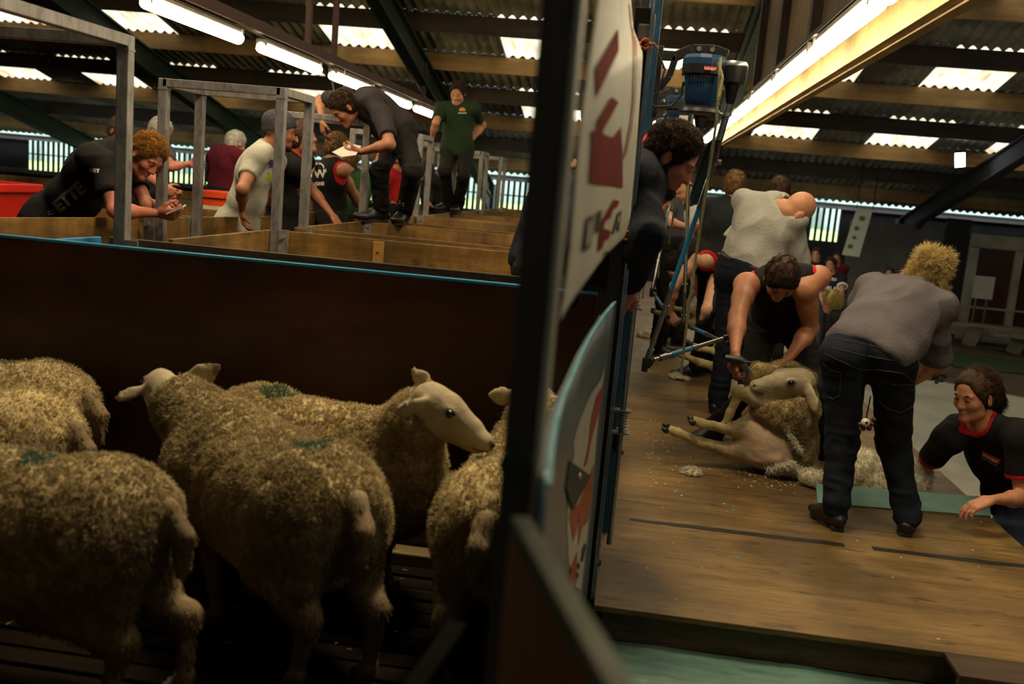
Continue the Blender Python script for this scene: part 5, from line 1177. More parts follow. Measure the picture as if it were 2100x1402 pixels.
    tf = 1.10 if top in ('shirt', 'hoodie', 'coat') else 1.05; torso(g_, ex, tf)
    if hem > .12: g_.ell(P - U * .03, [.176 * s * fat + .012, .142 * s * fat + .012, .18 * s], lat, fwd, U, k=.05)
    ah = []
    for side, (sh, el, w_, hd, n) in A.items():
        g = 1 if side == 'L' else -1
        if top == 'vest': ah.append((SHT[side], g)); continue
        g_.cone(SHT[side], sh, .071 * s * max(1, mus * .97), .069 * s * max(1, mus * .97), k=.04)
        if top in ('long', 'hoodie', 'coat'):
            r0 = .066 if top == 'long' else .074; g_.cone(sh, el, r0 * s, (r0 - .014) * s, k=.03); g_.cone(el, el.lerp(w_, .9), (r0 - .014) * s, (r0 - .026) * s, k=.02)
        else:
            e = sh.lerp(el, sleeve + .18); r1 = (.066 + (.008 if top == 'shirt' else 0)) * s * max(1, mus * .97); g_.cone(sh, e, r1, r1 * (1.03 if top == 'shirt' else .93), k=.035)
            ax = unit(el - sh); c_ = sh.lerp(el, sleeve); g_.prims.append((lambda x, y, z, c_=npv(c_), a_=npv(ax), r_=.12 * s: np.maximum((c_[0] - x) * a_[0] + (c_[1] - y) * a_[1] + (c_[2] - z) * a_[2], np.sqrt((x - c_[0]) ** 2 + (y - c_[1]) ** 2 + (z - c_[2]) ** 2) - r_), npv(c_) - .12 * s, npv(c_) + .12 * s, .004, 's'))
    nb = N_.lerp(Hc, .12)
    if top == 'vest':
        for sh, g in ah: g_.ell(sh + lat * g * .035 * s, [.062 * s, .085 * s, .098 * s], lat, fwd, U, k=.012, op='s')
        g_.ell(N_ + U * .01 + fwd * .03 * s, [.066 * s, .085 * s, .055 * s], lat, fwd, U, k=.012, op='s')
    elif top not in ('hoodie', 'shirt', 'coat', 'polo'): g_.ell(N_ + U * .035 * s + fwd * .025 * s, [.068 * s, .078 * s, .055 * s], lat, fwd, U, k=.01, op='s')
    else: g_.cone(N_ - U * .02, N_.lerp(Hc, .38), .072 * s, .068 * s, k=.015); g_.cone(N_ + (Hc - N_) * .22, Hc, .056 * s, .075 * s, k=.004, op='s')
    g_.cut(P - U * (hem - .05) * s, -U, .01)
    sv, sq = g_.mesh(); sv = relax(sv, sq, 1, .4); nn = normals(sv, sq)
    av = npv(U); st = sv - ((sv @ av)[:, None] * av) * .45
    wr_ = .0045 * fbm(st, 10, seed, 2) + ({'vest': .004, 'shirt': .0095, 'hoodie': .009, 'coat': .008}.get(top, .0065)) * (1 - 2 * np.abs(vnoise(st + .03 * np.stack([vnoise(sv, 6, seed + k) for k in range(3)], 1), 11, seed + 3))) ; sv = sv + nn * wr_[:, None]
    shirt = link({'tee': 't_shirt', 'vest': 'singlet', 'long': 'jumper', 'hoodie': 'hooded_jumper', 'shirt': 'shirt', 'polo': 'polo_shirt', 'coat': 'coat'}[top], mesh_np('top', sv, [sq]), CL[topm], root); info['shirt'] = (sv, sq); info['shirt_ob'] = shirt
    def ring(c, ax, rx, ry, xd, r, name='trim_band', mat=None, n=36, a0=0, a1=6.2832, drop=None):
        xd = ortho(xd, ax); yd = unit(ax).cross(xd); pts = [c + xd * rx * math.cos(t) + yd * ry * math.sin(t) + (Vector(drop) * (-math.sin(t)) if drop else Vector((0, 0, 0))) for t in np.linspace(a0, a1, n)]
        m = MB(); m.tube(pts, r, 8, cap=False); return m.build(name, mat or trim_m, root, smooth=True)
    trim_m = None
    if trim is not None:
        trim_m = CL[trim] if trim in CL else trim; me = shirt.data; me.materials.append(trim_m); cen = sv[sq].mean(1); mk = np.zeros(len(sq), bool)
        fr = np.array([npv(lat), npv(fwd), npv(U)])
        def near(c, rad, lim): return np.sqrt(((((cen - npv(c)) @ fr.T) / np.array(rad)) ** 2).sum(1)) < lim
        if top == 'vest':
            for sh, g in ah: mk |= near(sh + lat * g * .035 * s, [.062 * s, .085 * s, .098 * s], 1.36)
            mk |= near(N_ + U * .01 + fwd * .03 * s, [.066 * s, .085 * s, .055 * s], 1.24)
        else:
            mk |= near(N_ + U * .035 * s + fwd * .025 * s, [.068 * s, .078 * s, .055 * s], 1.26)
            for side, (sh, el, w_, hd, n) in A.items():
                ax = npv(unit(el - sh)); c_ = npv(sh.lerp(el, sleeve)); t_ = (cen - c_) @ ax; mk |= (t_ > -.022 * s) & (np.linalg.norm(cen - c_, axis=1) < .1 * s)
        me.polygons.foreach_set('material_index', mk.astype(np.int32))
    info['ring'] = ring
    # trousers
    if bottom:
        t_ = Field(h); t_.ell(P + U * .02, [.160 * s * fat, .118 * s * fat, .125 * s], lat, fwd, U, k=.05, infl=.022 if tuck else .002); tuck and t_.ell(spine[1], [.142 * s * fat * tf, .112 * s * fat * tf, .15 * s], lat, fwd, U, k=.05, infl=.018)
        for side, (hip, kn, an, toe) in LG.items():
            t_.ell(hip - fwd * .02 * s, [.088 * s * fat, .098 * s * fat, .10 * s], lathip, unit(Vector((0, 0, 1)).cross(lathip)), (0, 0, 1), k=.04)
            t_.cone(hip, kn, .092 * s * (.4 + .6 * fat), .066 * s * (.5 + .5 * fat), k=.04); t_.cone(kn, an + (an - kn).normalized() * .005, .064 * s * (.5 + .5 * fat), .060 * s, k=.02); t_.cut(an + (an - kn).normalized() * .045 * s, an - kn, .004, reach=.13 * s)
        t_.cut(P + U * (waist if tuck else .03) * s, U, .006)
        tv, tq = t_.mesh(); tv = relax(tv, tq, 1, .4); nn = normals(tv, tq)
        kd = np.min([np.linalg.norm(tv - npv(l_[j]), axis=1) for l_ in LG.values() for j in (1, 2)], 0); am = .003 + .009 * np.exp(-(kd / .13) ** 2)
        tv = tv + nn * (am * (1 - 2 * np.abs(vnoise(tv * (1, 1, 2.1), 11, seed + 8))) + .003 * fbm(tv, 14, seed + 6, 2))[:, None]
        info['trousers'] = (tv, tq); link('jeans' if bottom == 'jeans' else 'trousers', mesh_np('trousers', tv, [tq]), CL[bottom] if bottom in CL else CL['work'], root)
    if boots:
        for side, (hip, kn, an, toe) in LG.items():
            b_ = Field(min(h, .008)); th = ortho(toe, (0, 0, 1)) if abs(unit(toe).z) < .5 else unit(toe); dn = Vector((0, 0, -1)) if abs(unit(toe).z) < .5 else ortho((0, 0, -1), th); sd = th.cross(dn)
            heel = an + dn * .052 * s - th * .035 * s; ball = an + dn * .058 * s + th * .12 * s; tip = an + dn * .055 * s + th * .175 * s
            b_.cone(an + (kn - an).normalized() * .09 * s, an + dn * .01, .046 * s, .046 * s, k=.02); b_.ell(an, [.046 * s] * 3, k=.02); b_.cone(heel + dn * -.01, ball, .040 * s, .043 * s, k=.02, flat=.85, fdir=dn); b_.cone(ball, tip, .043 * s, .033 * s, k=.02, flat=.7, fdir=dn); b_.cone(an, ball, .044 * s, .034 * s, k=.02)
            b_.cut(an + dn * .084 * s, dn, .004)
            bv_, bq = b_.mesh(); bo_ = link('boot', mesh_np('boot', relax(bv_, bq, 1), [bq]), bootm or boot_m, root)
            m = MB(); m.poly([an + dn * .083 * s + th * (.062 + .112 * math.cos(t)) * s + sd * (.038 + .005 * math.cos(t)) * math.sin(t) * s - dn * .012 for t in np.linspace(0, 6.283, 25)[:-1]], dn * .022); m.box(an + dn * .079 * s - th * .03 * s - V(.028, .028, .012), an + dn * .079 * s - th * .03 * s + V(.028, .028, .014), .006); m.build('sole', sole_m, bo_)
    info['legs'] = LG
    if boot_shaft:
        for side, (hip, kn, an, toe) in LG.items():
            b_ = Field(.007); up_ = (kn - an).normalized(); b_.cone(an, an + up_ * .17, .052, .060, k=.02); b_.cone(an + up_ * .02, an + up_ * .0 + toe * .03, .05, .045, k=.02); b_.cut(an + up_ * .175, up_, .004); b_.cut(an - up_ * .03, -up_, .004)
            bv_, bq = b_.mesh(); bv_ = bv_ + normals(bv_, bq) * (.004 * fbm(bv_, 22, 3))[:, None]; bs_ = link('boot_shaft', mesh_np('boot_shaft', bv_, [bq]), boot_m, root)
            m = MB()
            for i in range(7):
                c = an + up_ * (.015 + .022 * i) + ortho(toe, up_) * (.058 + .001 * i); sd = up_.cross(ortho(toe, up_)); m.tube([c - sd * .022, c + sd * .022], .0035, 6)
            m.build('lace', M('lace_grey', '8a857a', rough=.7), bs_)
    # hair
    if hair:
        hf_ = Field(min(h, .007)); inf = {'short': .009, 'crop': .009, 'curly': .008, 'long': .012, 'tail': .010, 'beanie': .016, 'fringe': .003}[hair]
        hf_.ell(H(-.010, .030), [.094 * s, .091 * s, .076 * s], face, hu, hr, k=.02, infl=inf)
        hf_.ell(H(-.03, -.02), [.070 * s, .065 * s, .066 * s], face, hu, hr, k=.02, infl=inf * .6)
        if hair != 'beanie':
            hf_.ell(H(.088, -.035), [.085 * s, .088 * s, .09 * s], face, hu, hr, k=.01, op='s')
            hf_.cut(H(.0, -.068 if hair not in ('long',) else -.10), -hu * 1 + face * -.0, .01)
            hf_.cut(H(.068, .055), face * .93 - hu * .25, .012)
            for g in (-1, 1): hf_.ell(H(-.004, -.014, g * .088), [.026 * s, .036 * s, .02 * s], face, hu, hr, k=.008, op='s')
        else: hf_.cut(H(.0, .012), -hu * .9 + face * .35, .006); hf_.ell(H(-.07, .06), [.05 * s, .05 * s, .06 * s], face, hu, hr, k=.04)
        if hair == 'fringe': hf_.cut(H(0, .015), hu, .01)
        if hair == 'tail' or hair == 'long': pass
        hv, hq = hf_.mesh(); nn = normals(hv, hq); am = {'curly': .005, 'long': .006, 'short': .003}.get(hair, .0015)
        st_ = hv - (hv @ npv(face))[:, None] * npv(face) * .88; hv = hv + nn * (am * fbm(hv, 55, seed, 2) + (.0022 * (1 - 2 * np.abs(vnoise(st_, 75, seed + 4))) if hair in ('short', 'tail', 'long', 'crop') else 0))[:, None]
        if hair == 'beanie': vv, F = hv + nn * (.002 * np.sin((hv @ npv(hr)) * 500))[:, None], [hq]
        else:
            p, pn = surf_pts(hv, hq, int(strands * 2.2), seed); fl = -npv(hu) * .5 - npv(face) * .25 if hair in ('long', 'tail') else npv(face) * .35 - npv(hu) * .1
            if hair == 'tail': fl = -npv(face) * 1.2 + npv(hu) * .25
            dn_ = pn * {'curly': .8, 'short': .55, 'long': .3, 'tail': .12}.get(hair, .35) + fl + np.stack([vnoise(p, 60, 30 + k) for k in range(3)], 1) * (1.0 if hair == 'curly' else .45)
            tv_, tq_, tt_ = tufts(p - pn * .003, dn_, {'curly': .012, 'long': .055, 'tail': .03}.get(hair, .012) * s, .0013 if h < .008 else .002, .8 if hair == 'curly' else .2, seed)
            vv, F = combine([(hv, [hq]), (tv_, [tq_, tt_])])
        link('beanie' if hair == 'beanie' else 'hair', mesh_np('hair', vv, F), hatm if hair == 'beanie' else HR[hairc], root)
    if beard:
        b_ = Field(min(h, .007)); b_.cone(H(.02, -.082, -.036), H(.076, -.100, -.004), .0265 * s, .0225 * s, k=.02); b_.cone(H(.02, -.082, .036), H(.076, -.100, .004), .0265 * s, .0225 * s, k=.02)
        for g in (-1, 1): b_.cone(H(.02, -.082, g * .042), H(.012, -.02, g * .060), .022 * s, .013 * s, k=.02)
        b_.ell(H(.10, -.058), [.03 * s, .022 * s, .026 * s], face, hu, hr, k=.01, op='s')
        hv, hq = b_.mesh(); p, pn = surf_pts(hv, hq, 1500, seed); tv_, tq_, tt_ = tufts(p - pn * .002, pn * .5 - npv(hu), .006, .0011, .3, seed); vv, F = combine([(hv, [hq]), (tv_, [tq_, tt_])]); link('beard', mesh_np('beard', vv, F), HR[hairc], root)
    return info
DOWN = (0, 0, -1)
# --- shearer bending over the half-shorn sheep (faces the viewer)
sh_ = person('shearer in a red-trimmed black vest bent over the sitting sheep, holding its head', 5.62, (1598, 655, .12), (1608, 566, -.28), (1602, 570, -.55), (.02, -.40, -.92), (.98, .15, .08),
    arms=dict(R=dict(sh=(1531, 585, -.30), el=(1512, 650, -1), wr=(1508, 722, -1), hd=(-.02, -.1, -1), n=(.8, .5, 0), curl=.75),
              L=dict(sh=(1650, 592, -.30), el=(1662, 672, 1), wr=(1618, 735, -1), hd=(-.8, -.25, -.55), n=(0, -.3, -.9), curl=.35)),
    legs=dict(R=dict(kn=(1545, 800, -1), an3=(.62, 5.83, .085), toe=(-.75, -.6, 0)), L=dict(kn=(1678, 800, -1), an3=(1.25, 5.62, .085), toe=(.55, -.8, 0))),
    h=.0062, skinm='tan', hair='crop', hairc='brown', top='vest', topm='black', trim='redtrim', bottom='work', mus=1.18, headup=(0.0, -.85, .45), hem=.12, seed=3, strands=9000)
R_ = sh_['root']
w_ = sh_['wR']
hp_ = empty('handpiece', w_, 'black leather-wrapped shearing handpiece hanging in the shearer\'s right hand', 'handpiece')
c = at_y(1516, 742, w_.y - .03)
m = MB(); m.tube([c + V(-.07, 0, .012), c + V(.0, -.01, .01), c + V(.05, 0, -.01)], [.02, .024, .018], 12); m.build('grip', blk, hp_, smooth=True)
m = MB(); m.tube([c + V(.02, -.02, .0), c + V(.045, -.02, -.03), c + V(.04, -.02, -.12)], [.012, .012, .003], 8); m.tube([c + V(.0, -.025, .01), c + V(.03, -.03, -.035), c + V(.06, -.02, .008), c + V(.0, -.025, .01)], .004, 6); m.build('comb', chrome, hp_, smooth=True)
# --- woman in jeans, back to the viewer
wj = person('blonde woman in a grey shirt and dark jeans bent forward with her back turned', 4.42, (1783, 725, 0), (1868, 600, .30), (1893, 588, .50), (.25, .75, -.62), (-.93, .36, .02),
    arms=dict(R=dict(sh=(1905, 650, .18), el=(1922, 745, 1), wr=(1886, 775, 1), hd=(-.6, .6, -.5), n=(-.5, 0, -.8)), L=dict(sh=(1775, 622, .38), el=(1735, 690, 1), wr=(1745, 760, 1), hd=(.2, .4, -.9))),
    legs=dict(L=dict(kn=(1727, 905, 1), an3=(1.045, 4.40, .085), toe=(-.35, .9, 0)), R=dict(kn=(1832, 905, 1), an3=(1.375, 4.44, .085), toe=(.35, .9, 0))),
    s=.94, h=.0068, skinm='fair', hair='long', hairc='blonde', top='shirt', topm='greyshirt', bottom='jeans', fat=1.26, hipw=.11, lathip=(-1, .1, 0), hem=.10, seed=5, sleeve=.92, strands=9000, tuck=False, torso_len=.5)
wj_r = wj['root']
H = wj['H']
m = Field(.006)
for a, b, c_, r in ((-.07, .10, .0, .045), (-.10, .11, .03, .035), (-.06, .13, -.03, .035), (-.12, .08, -.01, .035), (-.03, .12, .04, .03)): m.ell(H(a, b, c_), [r] * 3, k=.02)
v, q = m.mesh(); nn = normals(v, q); v = v + nn * (.007 * fbm(v, 30, 4))[:, None]; p, pn = surf_pts(v, q, 4500, 9)
tv, tq, tt = tufts(p - pn * .004, pn + np.stack([vnoise(p, 18, 40 + k) for k in range(3)], 1) * 1.1, .045, .0016, .9, 4); vv, F = combine([(v, [q]), (tv, [tq, tt])]); link('hair_bun', mesh_np('hair_bun', vv, F), HR['blonde'], wj_r)
hv, hq = wj['body']; 
m = MB()
c = H(-.135, .05, .0)
for k in range(7): t = k * .9; m.tube([c + (wj['hu'] * math.cos(t) + wj['hr'] * math.sin(t)) * .012, c + (wj['hu'] * math.cos(t) + wj['hr'] * math.sin(t)) * .028 - wj['face'] * .014, c + (wj['hu'] * math.cos(t + .5) + wj['hr'] * math.sin(t + .5)) * .034], .006, 7)
m.build('hair_clip', M('maroon_clip', '4a1516', '5c1c1c', rough=.3), wj_r, smooth=True)
# jeans stitching: waistband, pockets, belt loop
jv, jq = wj['trousers']; jb = BVHTree.FromPolygons([tuple(x) for x in jv], [tuple(int(i) for i in x) for x in jq])
def seam(pts, name='stitching', r=.0009, mat=None, bvh=jb, parent=wj_r, lift=.002, n=10):
    out = []
    for (x0, y0), (x1, y1) in zip(pts[:-1], pts[1:]):
        for i in range(n):
            d = ray(x0 + (x1 - x0) * i / n, y0 + (y1 - y0) * i / n); hit = bvh.ray_cast(CAM, d, 9)
            if hit[0] is not None: out.append(hit[0] - d * lift)
    if len(out) > 2: m = MB(); m.tube(out, r, 6); return m.build(name, mat or st_m, parent, smooth=True)
st_m = M('stitch_thread', '474c56', '555b66', (9, 9, 9), rough=.8)
seam([(1712, 692), (1770, 705), (1830, 718), (1880, 728)]); seam([(1706, 712), (1765, 727), (1825, 738), (1882, 742)])
seam([(1690, 724), (1720, 738), (1762, 758), (1800, 758), (1850, 765), (1884, 790)]); seam([(1688, 745), (1700, 758), (1724, 764), (1722, 810), (1708, 818), (1695, 812)]); seam([(1802, 782), (1840, 790), (1876, 788), (1874, 832), (1848, 846), (1820, 838), (1800, 820), (1802, 782)])
seam([(1764, 756), (1760, 800), (1768, 830)]); seam([(1778, 704), (1772, 740)], 'belt_loop', .006, CL['jeans'])
ck = at_y(1775, 866, 4.3)
tc_ = empty('dangling_charm', ck, 'small charm with a white eyeball hanging between the woman\'s legs', 'charm')
m = MB(); bmesh.ops.create_icosphere(m.bm, subdivisions=3, radius=.020, matrix=Matrix.Translation(ck)); m.build('eyeball', M('charm_white', 'b9b2a4', rough=.3), tc_, smooth=True)
m = MB(); bmesh.ops.create_icosphere(m.bm, subdivisions=2, radius=.007, matrix=Matrix.Translation(ck + V(.0, -.016, .003))); m.build('pupil', eye_m, tc_, smooth=True)
m = MB()
for dx, dz in ((.03, -.005), (.02, -.025), (-.005, -.028), (.035, .015), (-.02, -.012)): bmesh.ops.create_icosphere(m.bm, subdivisions=2, radius=.012, matrix=Matrix.Translation(ck + V(dx, .005, dz)))
m.build('bead_cluster', M('brown_beads', '2e1712', '40211a', rough=.3), tc_, smooth=True)
m = MB(); m.tube([ck + V(0, 0, .015), ck + V(.005, .0, .12)], .003, 6); m.build('cord', blk, tc_)
# --- girl at the right edge of the stage
gl = person('girl with a ponytail in a red-collared black t-shirt leaning on the stage edge', 4.95, (2122, 1085, .10), (2016, 868, -.02), (1999, 810, -.05), (-.80, -.52, -.22), (.62, -.78, .0),
    arms=dict(L=dict(sh=(2088, 896, -.22), el=(2098, 1022, 1), wr=(2036, 1024, -1), hd=(-.88, -.1, -.42), n=(0, .1, -1), curl=.42), R=dict(sh=(1945, 900, .02), el=(1893, 960, 1), wr=(1880, 1012, 1), hd=(-.6, .2, -.6))),
    s=1.04, h=.0062, skinm='fair', hair='tail', hairc='brown', top='tee', topm='black', trim='red', bottom='work', floor=HF, hem=.14, seed=7, sleeve=.66, strands=9000, shw=.175, mus=.95, wr=.85, tuck=False, fat=1.08)
H = gl['H']; f_ = Field(.006); f_.cone(H(-.09, .04), H(-.125, .03), .030, .034, k=.02); f_.cone(H(-.125, .03), H(-.15, -.04), .034, .032, k=.02); f_.cone(H(-.15, -.04), H(-.135, -.12), .032, .014, k=.02)
v, q = f_.mesh(); p, pn = surf_pts(v, q, 3500, 2); tv, tq, tt = tufts(p - pn * .004, pn * .25 - npv(gl['hu']) * .9, .05, .0014, .25, 3); vv, F = combine([(v, [q]), (tv, [tq, tt])]); link('ponytail', mesh_np('ponytail', vv, F), HR['brown'], gl['root'])
def logo(inf, px, py, wdt, txt='Heiniger', sub='Quality ✚ Swiss Made', right=(1, 0, 0)):
    sv, sq = inf['shirt']; bv = BVHTree.FromPolygons([tuple(x) for x in sv], [tuple(int(i) for i in x) for x in sq]); d = ray(px, py); hit = bv.ray_cast(CAM, d, 20)
    if hit[0] is None: return
    c = hit[0]; n = Vector(hit[1]); n = n if n.dot(d) < 0 else -n; r = ortho(right, n); u = n.cross(r); hh = wdt * .36
    ps = []
    m = MB(); rows = []
    for j in range(4):
        row = []
        for i in range(8):
            p = c + r * wdt * (i / 7 - .5) + u * hh * (j / 3 - .5); h2 = bv.ray_cast(p + n * .1, -n, .3); row.append(m.bm.verts.new((h2[0] if h2[0] is not None else p) + n * .003))
        rows.append(row)
    for A_, B_ in zip(rows[:-1], rows[1:]):
        for i in range(7): m.bm.faces.new((A_[i], A_[i + 1], B_[i + 1], B_[i]))
    m.build('logo_patch', lbl, inf['shirt_ob'])
    text_on('lettering', txt, wdt * .27, wht, inf['shirt_ob'], c + n * .0, r, u, (sv, sq), .006, bold=wdt * .006, sx=.92)
    text_on('lettering', sub.replace('✚', '+'), wdt * .105, wht, inf['shirt_ob'], c - u * hh * .75, r, u, (sv, sq), .004)
logo(gl, 2032, 938, .088)
# --- bald man in a pale shirt
bm = person('bald man in a pale grey shirt bent forward behind the shearer', 6.55, (1532, 560, 0), (1584, 414, -.05), (1634, 430, -.16), (.38, .50, -.80), (-.80, .55, .25),
    arms=dict(R=dict(sh=(1622, 462, -.1), el=(1638, 545, 1), wr=(1650, 600, 1)), L=dict(sh=(1560, 425, .35), el=(1500, 500, 1), wr=(1520, 560, 1))),
    s=1.06, h=.0085, skinm='fair', hair=None, hairc='fairbrown', top='shirt', topm='shirt', bottom='navy', fat=1.18, seed=9, sleeve=.98, torso_len=.54, boots=True, lathip=(-.8, .55, 0), headup=(.90, .1, .40))
P_, U_, l_, f2 = bm['P'], bm['U'], bm['lat'], bm['fwd']
bm['ring'](bm['N'] + (bm['Hc'] - bm['N']) * .26, bm['Hc'] - bm['N'], .066, .066, l_, .012, 'collar', CL['shirt'])
bm['ring'](P_ + U_ * .075, U_, .160 * 1.06 * 1.18 + .004, .118 * 1.06 * 1.18 + .006, l_, .016, 'belt', M('brown_leather', '3a2214', '4a2c1a', rough=.5))
# --- navy hooded man leaning over from behind the banner
nv = person('man in a navy hooded jumper with a red collar leaning out from behind the banner', 3.52, (1178, 590, .10), (1318, 330, .02), (1374, 322, -.02), (.86, -.05, -.55), (-.15, .95, -.1),
    arms=dict(R=dict(sh=(1316, 380, -.08), el=(1326, 484, -1), wr=(1288, 580, 1), hd=(-.3, .2, -.9)), L=dict(sh=(1308, 370, .22), el=(1290, 470, 1), wr=(1290, 540, 1))),
    s=.98, h=.0062, skinm='ruddy', hair='curly', hairc='brown', top='hoodie', topm='navy', bottom='work', beard=True, seed=11, strands=14000, headup=(.42, 0, .9))
nv['ring'](nv['N'] + nv['U'] * .02 + (nv['Hc'] - nv['N']) * .22, nv['Hc'] - nv['N'], .072, .072, nv['lat'], .006, 'collar_trim', CL['redtrim'])
# --- background figures along the stage
person('man in a dark coat standing with his back turned, short fair-brown hair', 8.0, (1480, 560, 0), (1500, 418, 0), (1506, 382, .02), (.12, .99, -.1), (-.95, .2, 0), arms=dict(L=dict(el=(1455, 500, 1), wr=(1470, 560, 1)), R=dict(el=(1530, 500, 1), wr=(1520, 560, 1))), s=1.0, h=.011, hair='short', hairc='fairbrown', top='coat', topm='dkcoat', seed=12, strands=2500)
person('grey-haired man in a slate polo shirt standing by the ropes with folded hands', 8.9, (1372, 500, 0), (1378, 410, 0), (1396, 392, 0), (.8, -.3, -.45), (.2, .95, 0), arms=dict(R=dict(el=(1370, 455, -1), wr=(1403, 463, -1), hd=(.9, -.1, 0)), L=dict(el=(1385, 455, 1), wr=(1410, 465, -1), hd=(.9, -.2, 0))), s=.96, h=.011, hair='fringe', hairc='white', top='polo', topm='polo', seed=13, strands=1500, fat=1.1)
person('grey-haired man in a light grey shirt bent low behind the ropes', 9.6, (1405, 500, 0), (1435, 438, 0), (1449, 437, .0), (.6, -.2, -.75), (-.3, .9, 0), arms=dict(R=dict(el=(1440, 490, -1), wr=(1450, 530, -1)), L=dict(el=(1420, 490, 1), wr=(1440, 530, 1))), s=.94, h=.012, hair='short', hairc='grey', top='shirt', topm='shirt', seed=14, strands=1500)
person('bent shearer in a black vest with a long bare arm reaching to the farther sheep', 7.9, (1468, 545, 0), (1418, 520, -.1), (1392, 548, -.1), (-.5, -.2, -.85), (-.2, -.93, .1),
    arms=dict(L=dict(sh=(1432, 528, -.2), el=(1380, 590, -1), wr=(1374, 640, 1), hd=(.55, 0, -.8), n=(.5, .3, -.6), curl=.8), R=dict(sh=(1410, 515, .2), el=(1430, 590, 1), wr=(1455, 640, 1))),
    legs=dict(L=dict(kn=(1452, 635, -1), an3=(.62, 7.9, .085), toe=(-.9, -.3, 0)), R=dict(kn=(1480, 640, 1), an3=(.78, 8.2, .085), toe=(-.8, .3, 0))), s=1.0, h=.009, skinm='pale', hair='short', hairc='dark', top='vest', topm='black', trim='redtrim', bottom='work', seed=15, hem=.12, headup=(-.8, 0, .3), torso_len=.44)
person('bearded face just visible below the hooded man, behind him', 6.2, (1238, 520, .1), (1330, 440, 0), (1346, 412, 0), (.8, -.1, -.5), (-.2, .95, 0), arms=dict(), s=.92, h=.012, skinm='ruddy', hair='short', hairc='brown', top='tee', topm='navy', beard=True, seed=16, strands=1000)
person('man with short brown hair partly hidden behind the bald man\'s back', 8.6, (1590, 560, 0), (1600, 420, 0), (1598, 392, .02), (-.2, .95, -.2), (-.95, -.1, 0), arms=dict(), s=1.0, h=.012, hair='short', hairc='brown', top='coat', topm='dkcoat', seed=17, strands=1500)
person('blonde woman in a red-collared black t-shirt half hidden by the shearer\'s arm', 10.0, (1712, 740, 0), (1712, 640, 0), (1703, 617, 0), (-.85, .3, -.2), (-.1, -1, 0), arms=dict(L=dict(el=(1712, 700, -1), wr=(1700, 740, -1))), s=.84, h=.011, skinm='fair', hair='long', hairc='blonde', top='tee', topm='black', trim='redtrim', floor=HF, seed=18, strands=3000)
by = person('boy in a navy rugby jersey with white bands standing on the hall floor', 13.5, (1703, 610, 0), (1706, 565, 0), (1704, 543, 0), (-.5, -.8, 0), (.8, -.5, 0), arms=dict(R=dict(el=(1684, 600, -1), wr=(1690, 628, -1)), L=dict(el=(1726, 600, -1), wr=(1722, 628, -1))), s=.84, h=.014, skinm='tan', hair='short', hairc='dark', top='tee', topm='navy', floor=HF, seed=19, strands=600)
for sd in ('L', 'R'):
    a, b = by['s' + sd], by['e' + sd]; by['ring'](a.lerp(b, .5), b - a, .06, .06, (0, 0, 1), .012, 'white_band', wht)
text_on('lettering', 'HURLAW', .07, wht, by['root'], by['N'].lerp(by['P'], .55) + V(-.03, -.15, 0), (1, .1, 0), (0, 0, 1), by['shirt'], .006, bold=.002)
text_on('lettering', 'ISUZU', .045, wht, by['root'], by['N'].lerp(by['P'], .14) + V(-.02, -.15, 0), (1, .1, 0), (0, 0, 1), by['shirt'], .006, bold=.002)
for i, (px, py, Y, tm, hc, lb) in enumerate(((1674, 522, 15.5, 'navy', 'dark', 'dim figure with dark hair left of the boy in the rugby jersey'), (1716, 530, 16.5, 'maroon', 'dark', 'dim figure in maroon behind the boy in the rugby jersey'), (1824, 562, 16, 'maroon', 'dark', 'dim figure in dark red seated before the pale partition'), (1776, 575, 17, 'work', 'dark', 'dim crouching figure left of the seated one before the partition'), (1655, 515, 17, 'red', 'dark', 'dim figure in red beside the bald man\'s shoulder'))):
    person(lb, Y, (px, py + 55, 0), (px, py + 16, 0), (px, py, 0), (-.3, -.9, 0), (.95, -.2, 0), arms=dict(R=dict(el=(px - 14, py + 45, -1), wr=(px - 6, py + 60, -1))), s=.9, h=.018, skinm='tan', hair='short', hairc=hc, top='tee', topm=tm, floor=HF, seed=20 + i, strands=200, boots=False)

# --- people around the pens on the left
p1 = person('ginger-haired man in a black polo shirt leaning on a pen board, looking at his phone', 5.1, (118, 448, .1), (240, 306, .0), (300, 318, -.04), (.72, -.22, -.66), (0, 1, 0),
    arms=dict(R=dict(sh=(212, 338, -.16), el=(236, 432, -1), wr=(322, 437, 1), hd=(.97, .05, .0), n=(0, .7, .5), curl=.75), L=dict(sh=(262, 340, .18), el=(300, 420, -1), wr=(328, 428, 1), hd=(.9, -.15, .0), n=(0, -.6, .6), curl=.8)),
    s=1.0, h=.0068, skinm='ruddy', hair='curly', hairc='ginger', top='polo', topm='black', bottom='work', tuck=False, hem=.17, seed=31, strands=12000, fat=1.12, sleeve=.62, headup=(.35, .1, .9))
ph = at_y(360, 430, p1['wR'].y - .02)
pe = empty('smartphone', ph, 'white smartphone in the hands of the ginger-haired man', 'phone')
m = MB(); ax = V(.82, .1, .42).normalized(); m.bar(ph - ax * .05, ph + ax * .055, .066, .009, (-.45, -.2, .8), .003); m.build('case', wht, pe); m = MB(); m.bar(ph - ax * .046, ph + ax * .051, .058, .002, (-.45, -.2, .8)); o = m.build('screen', blk, pe); o.location = Vector((-.45, -.2, .8)).normalized() * .006
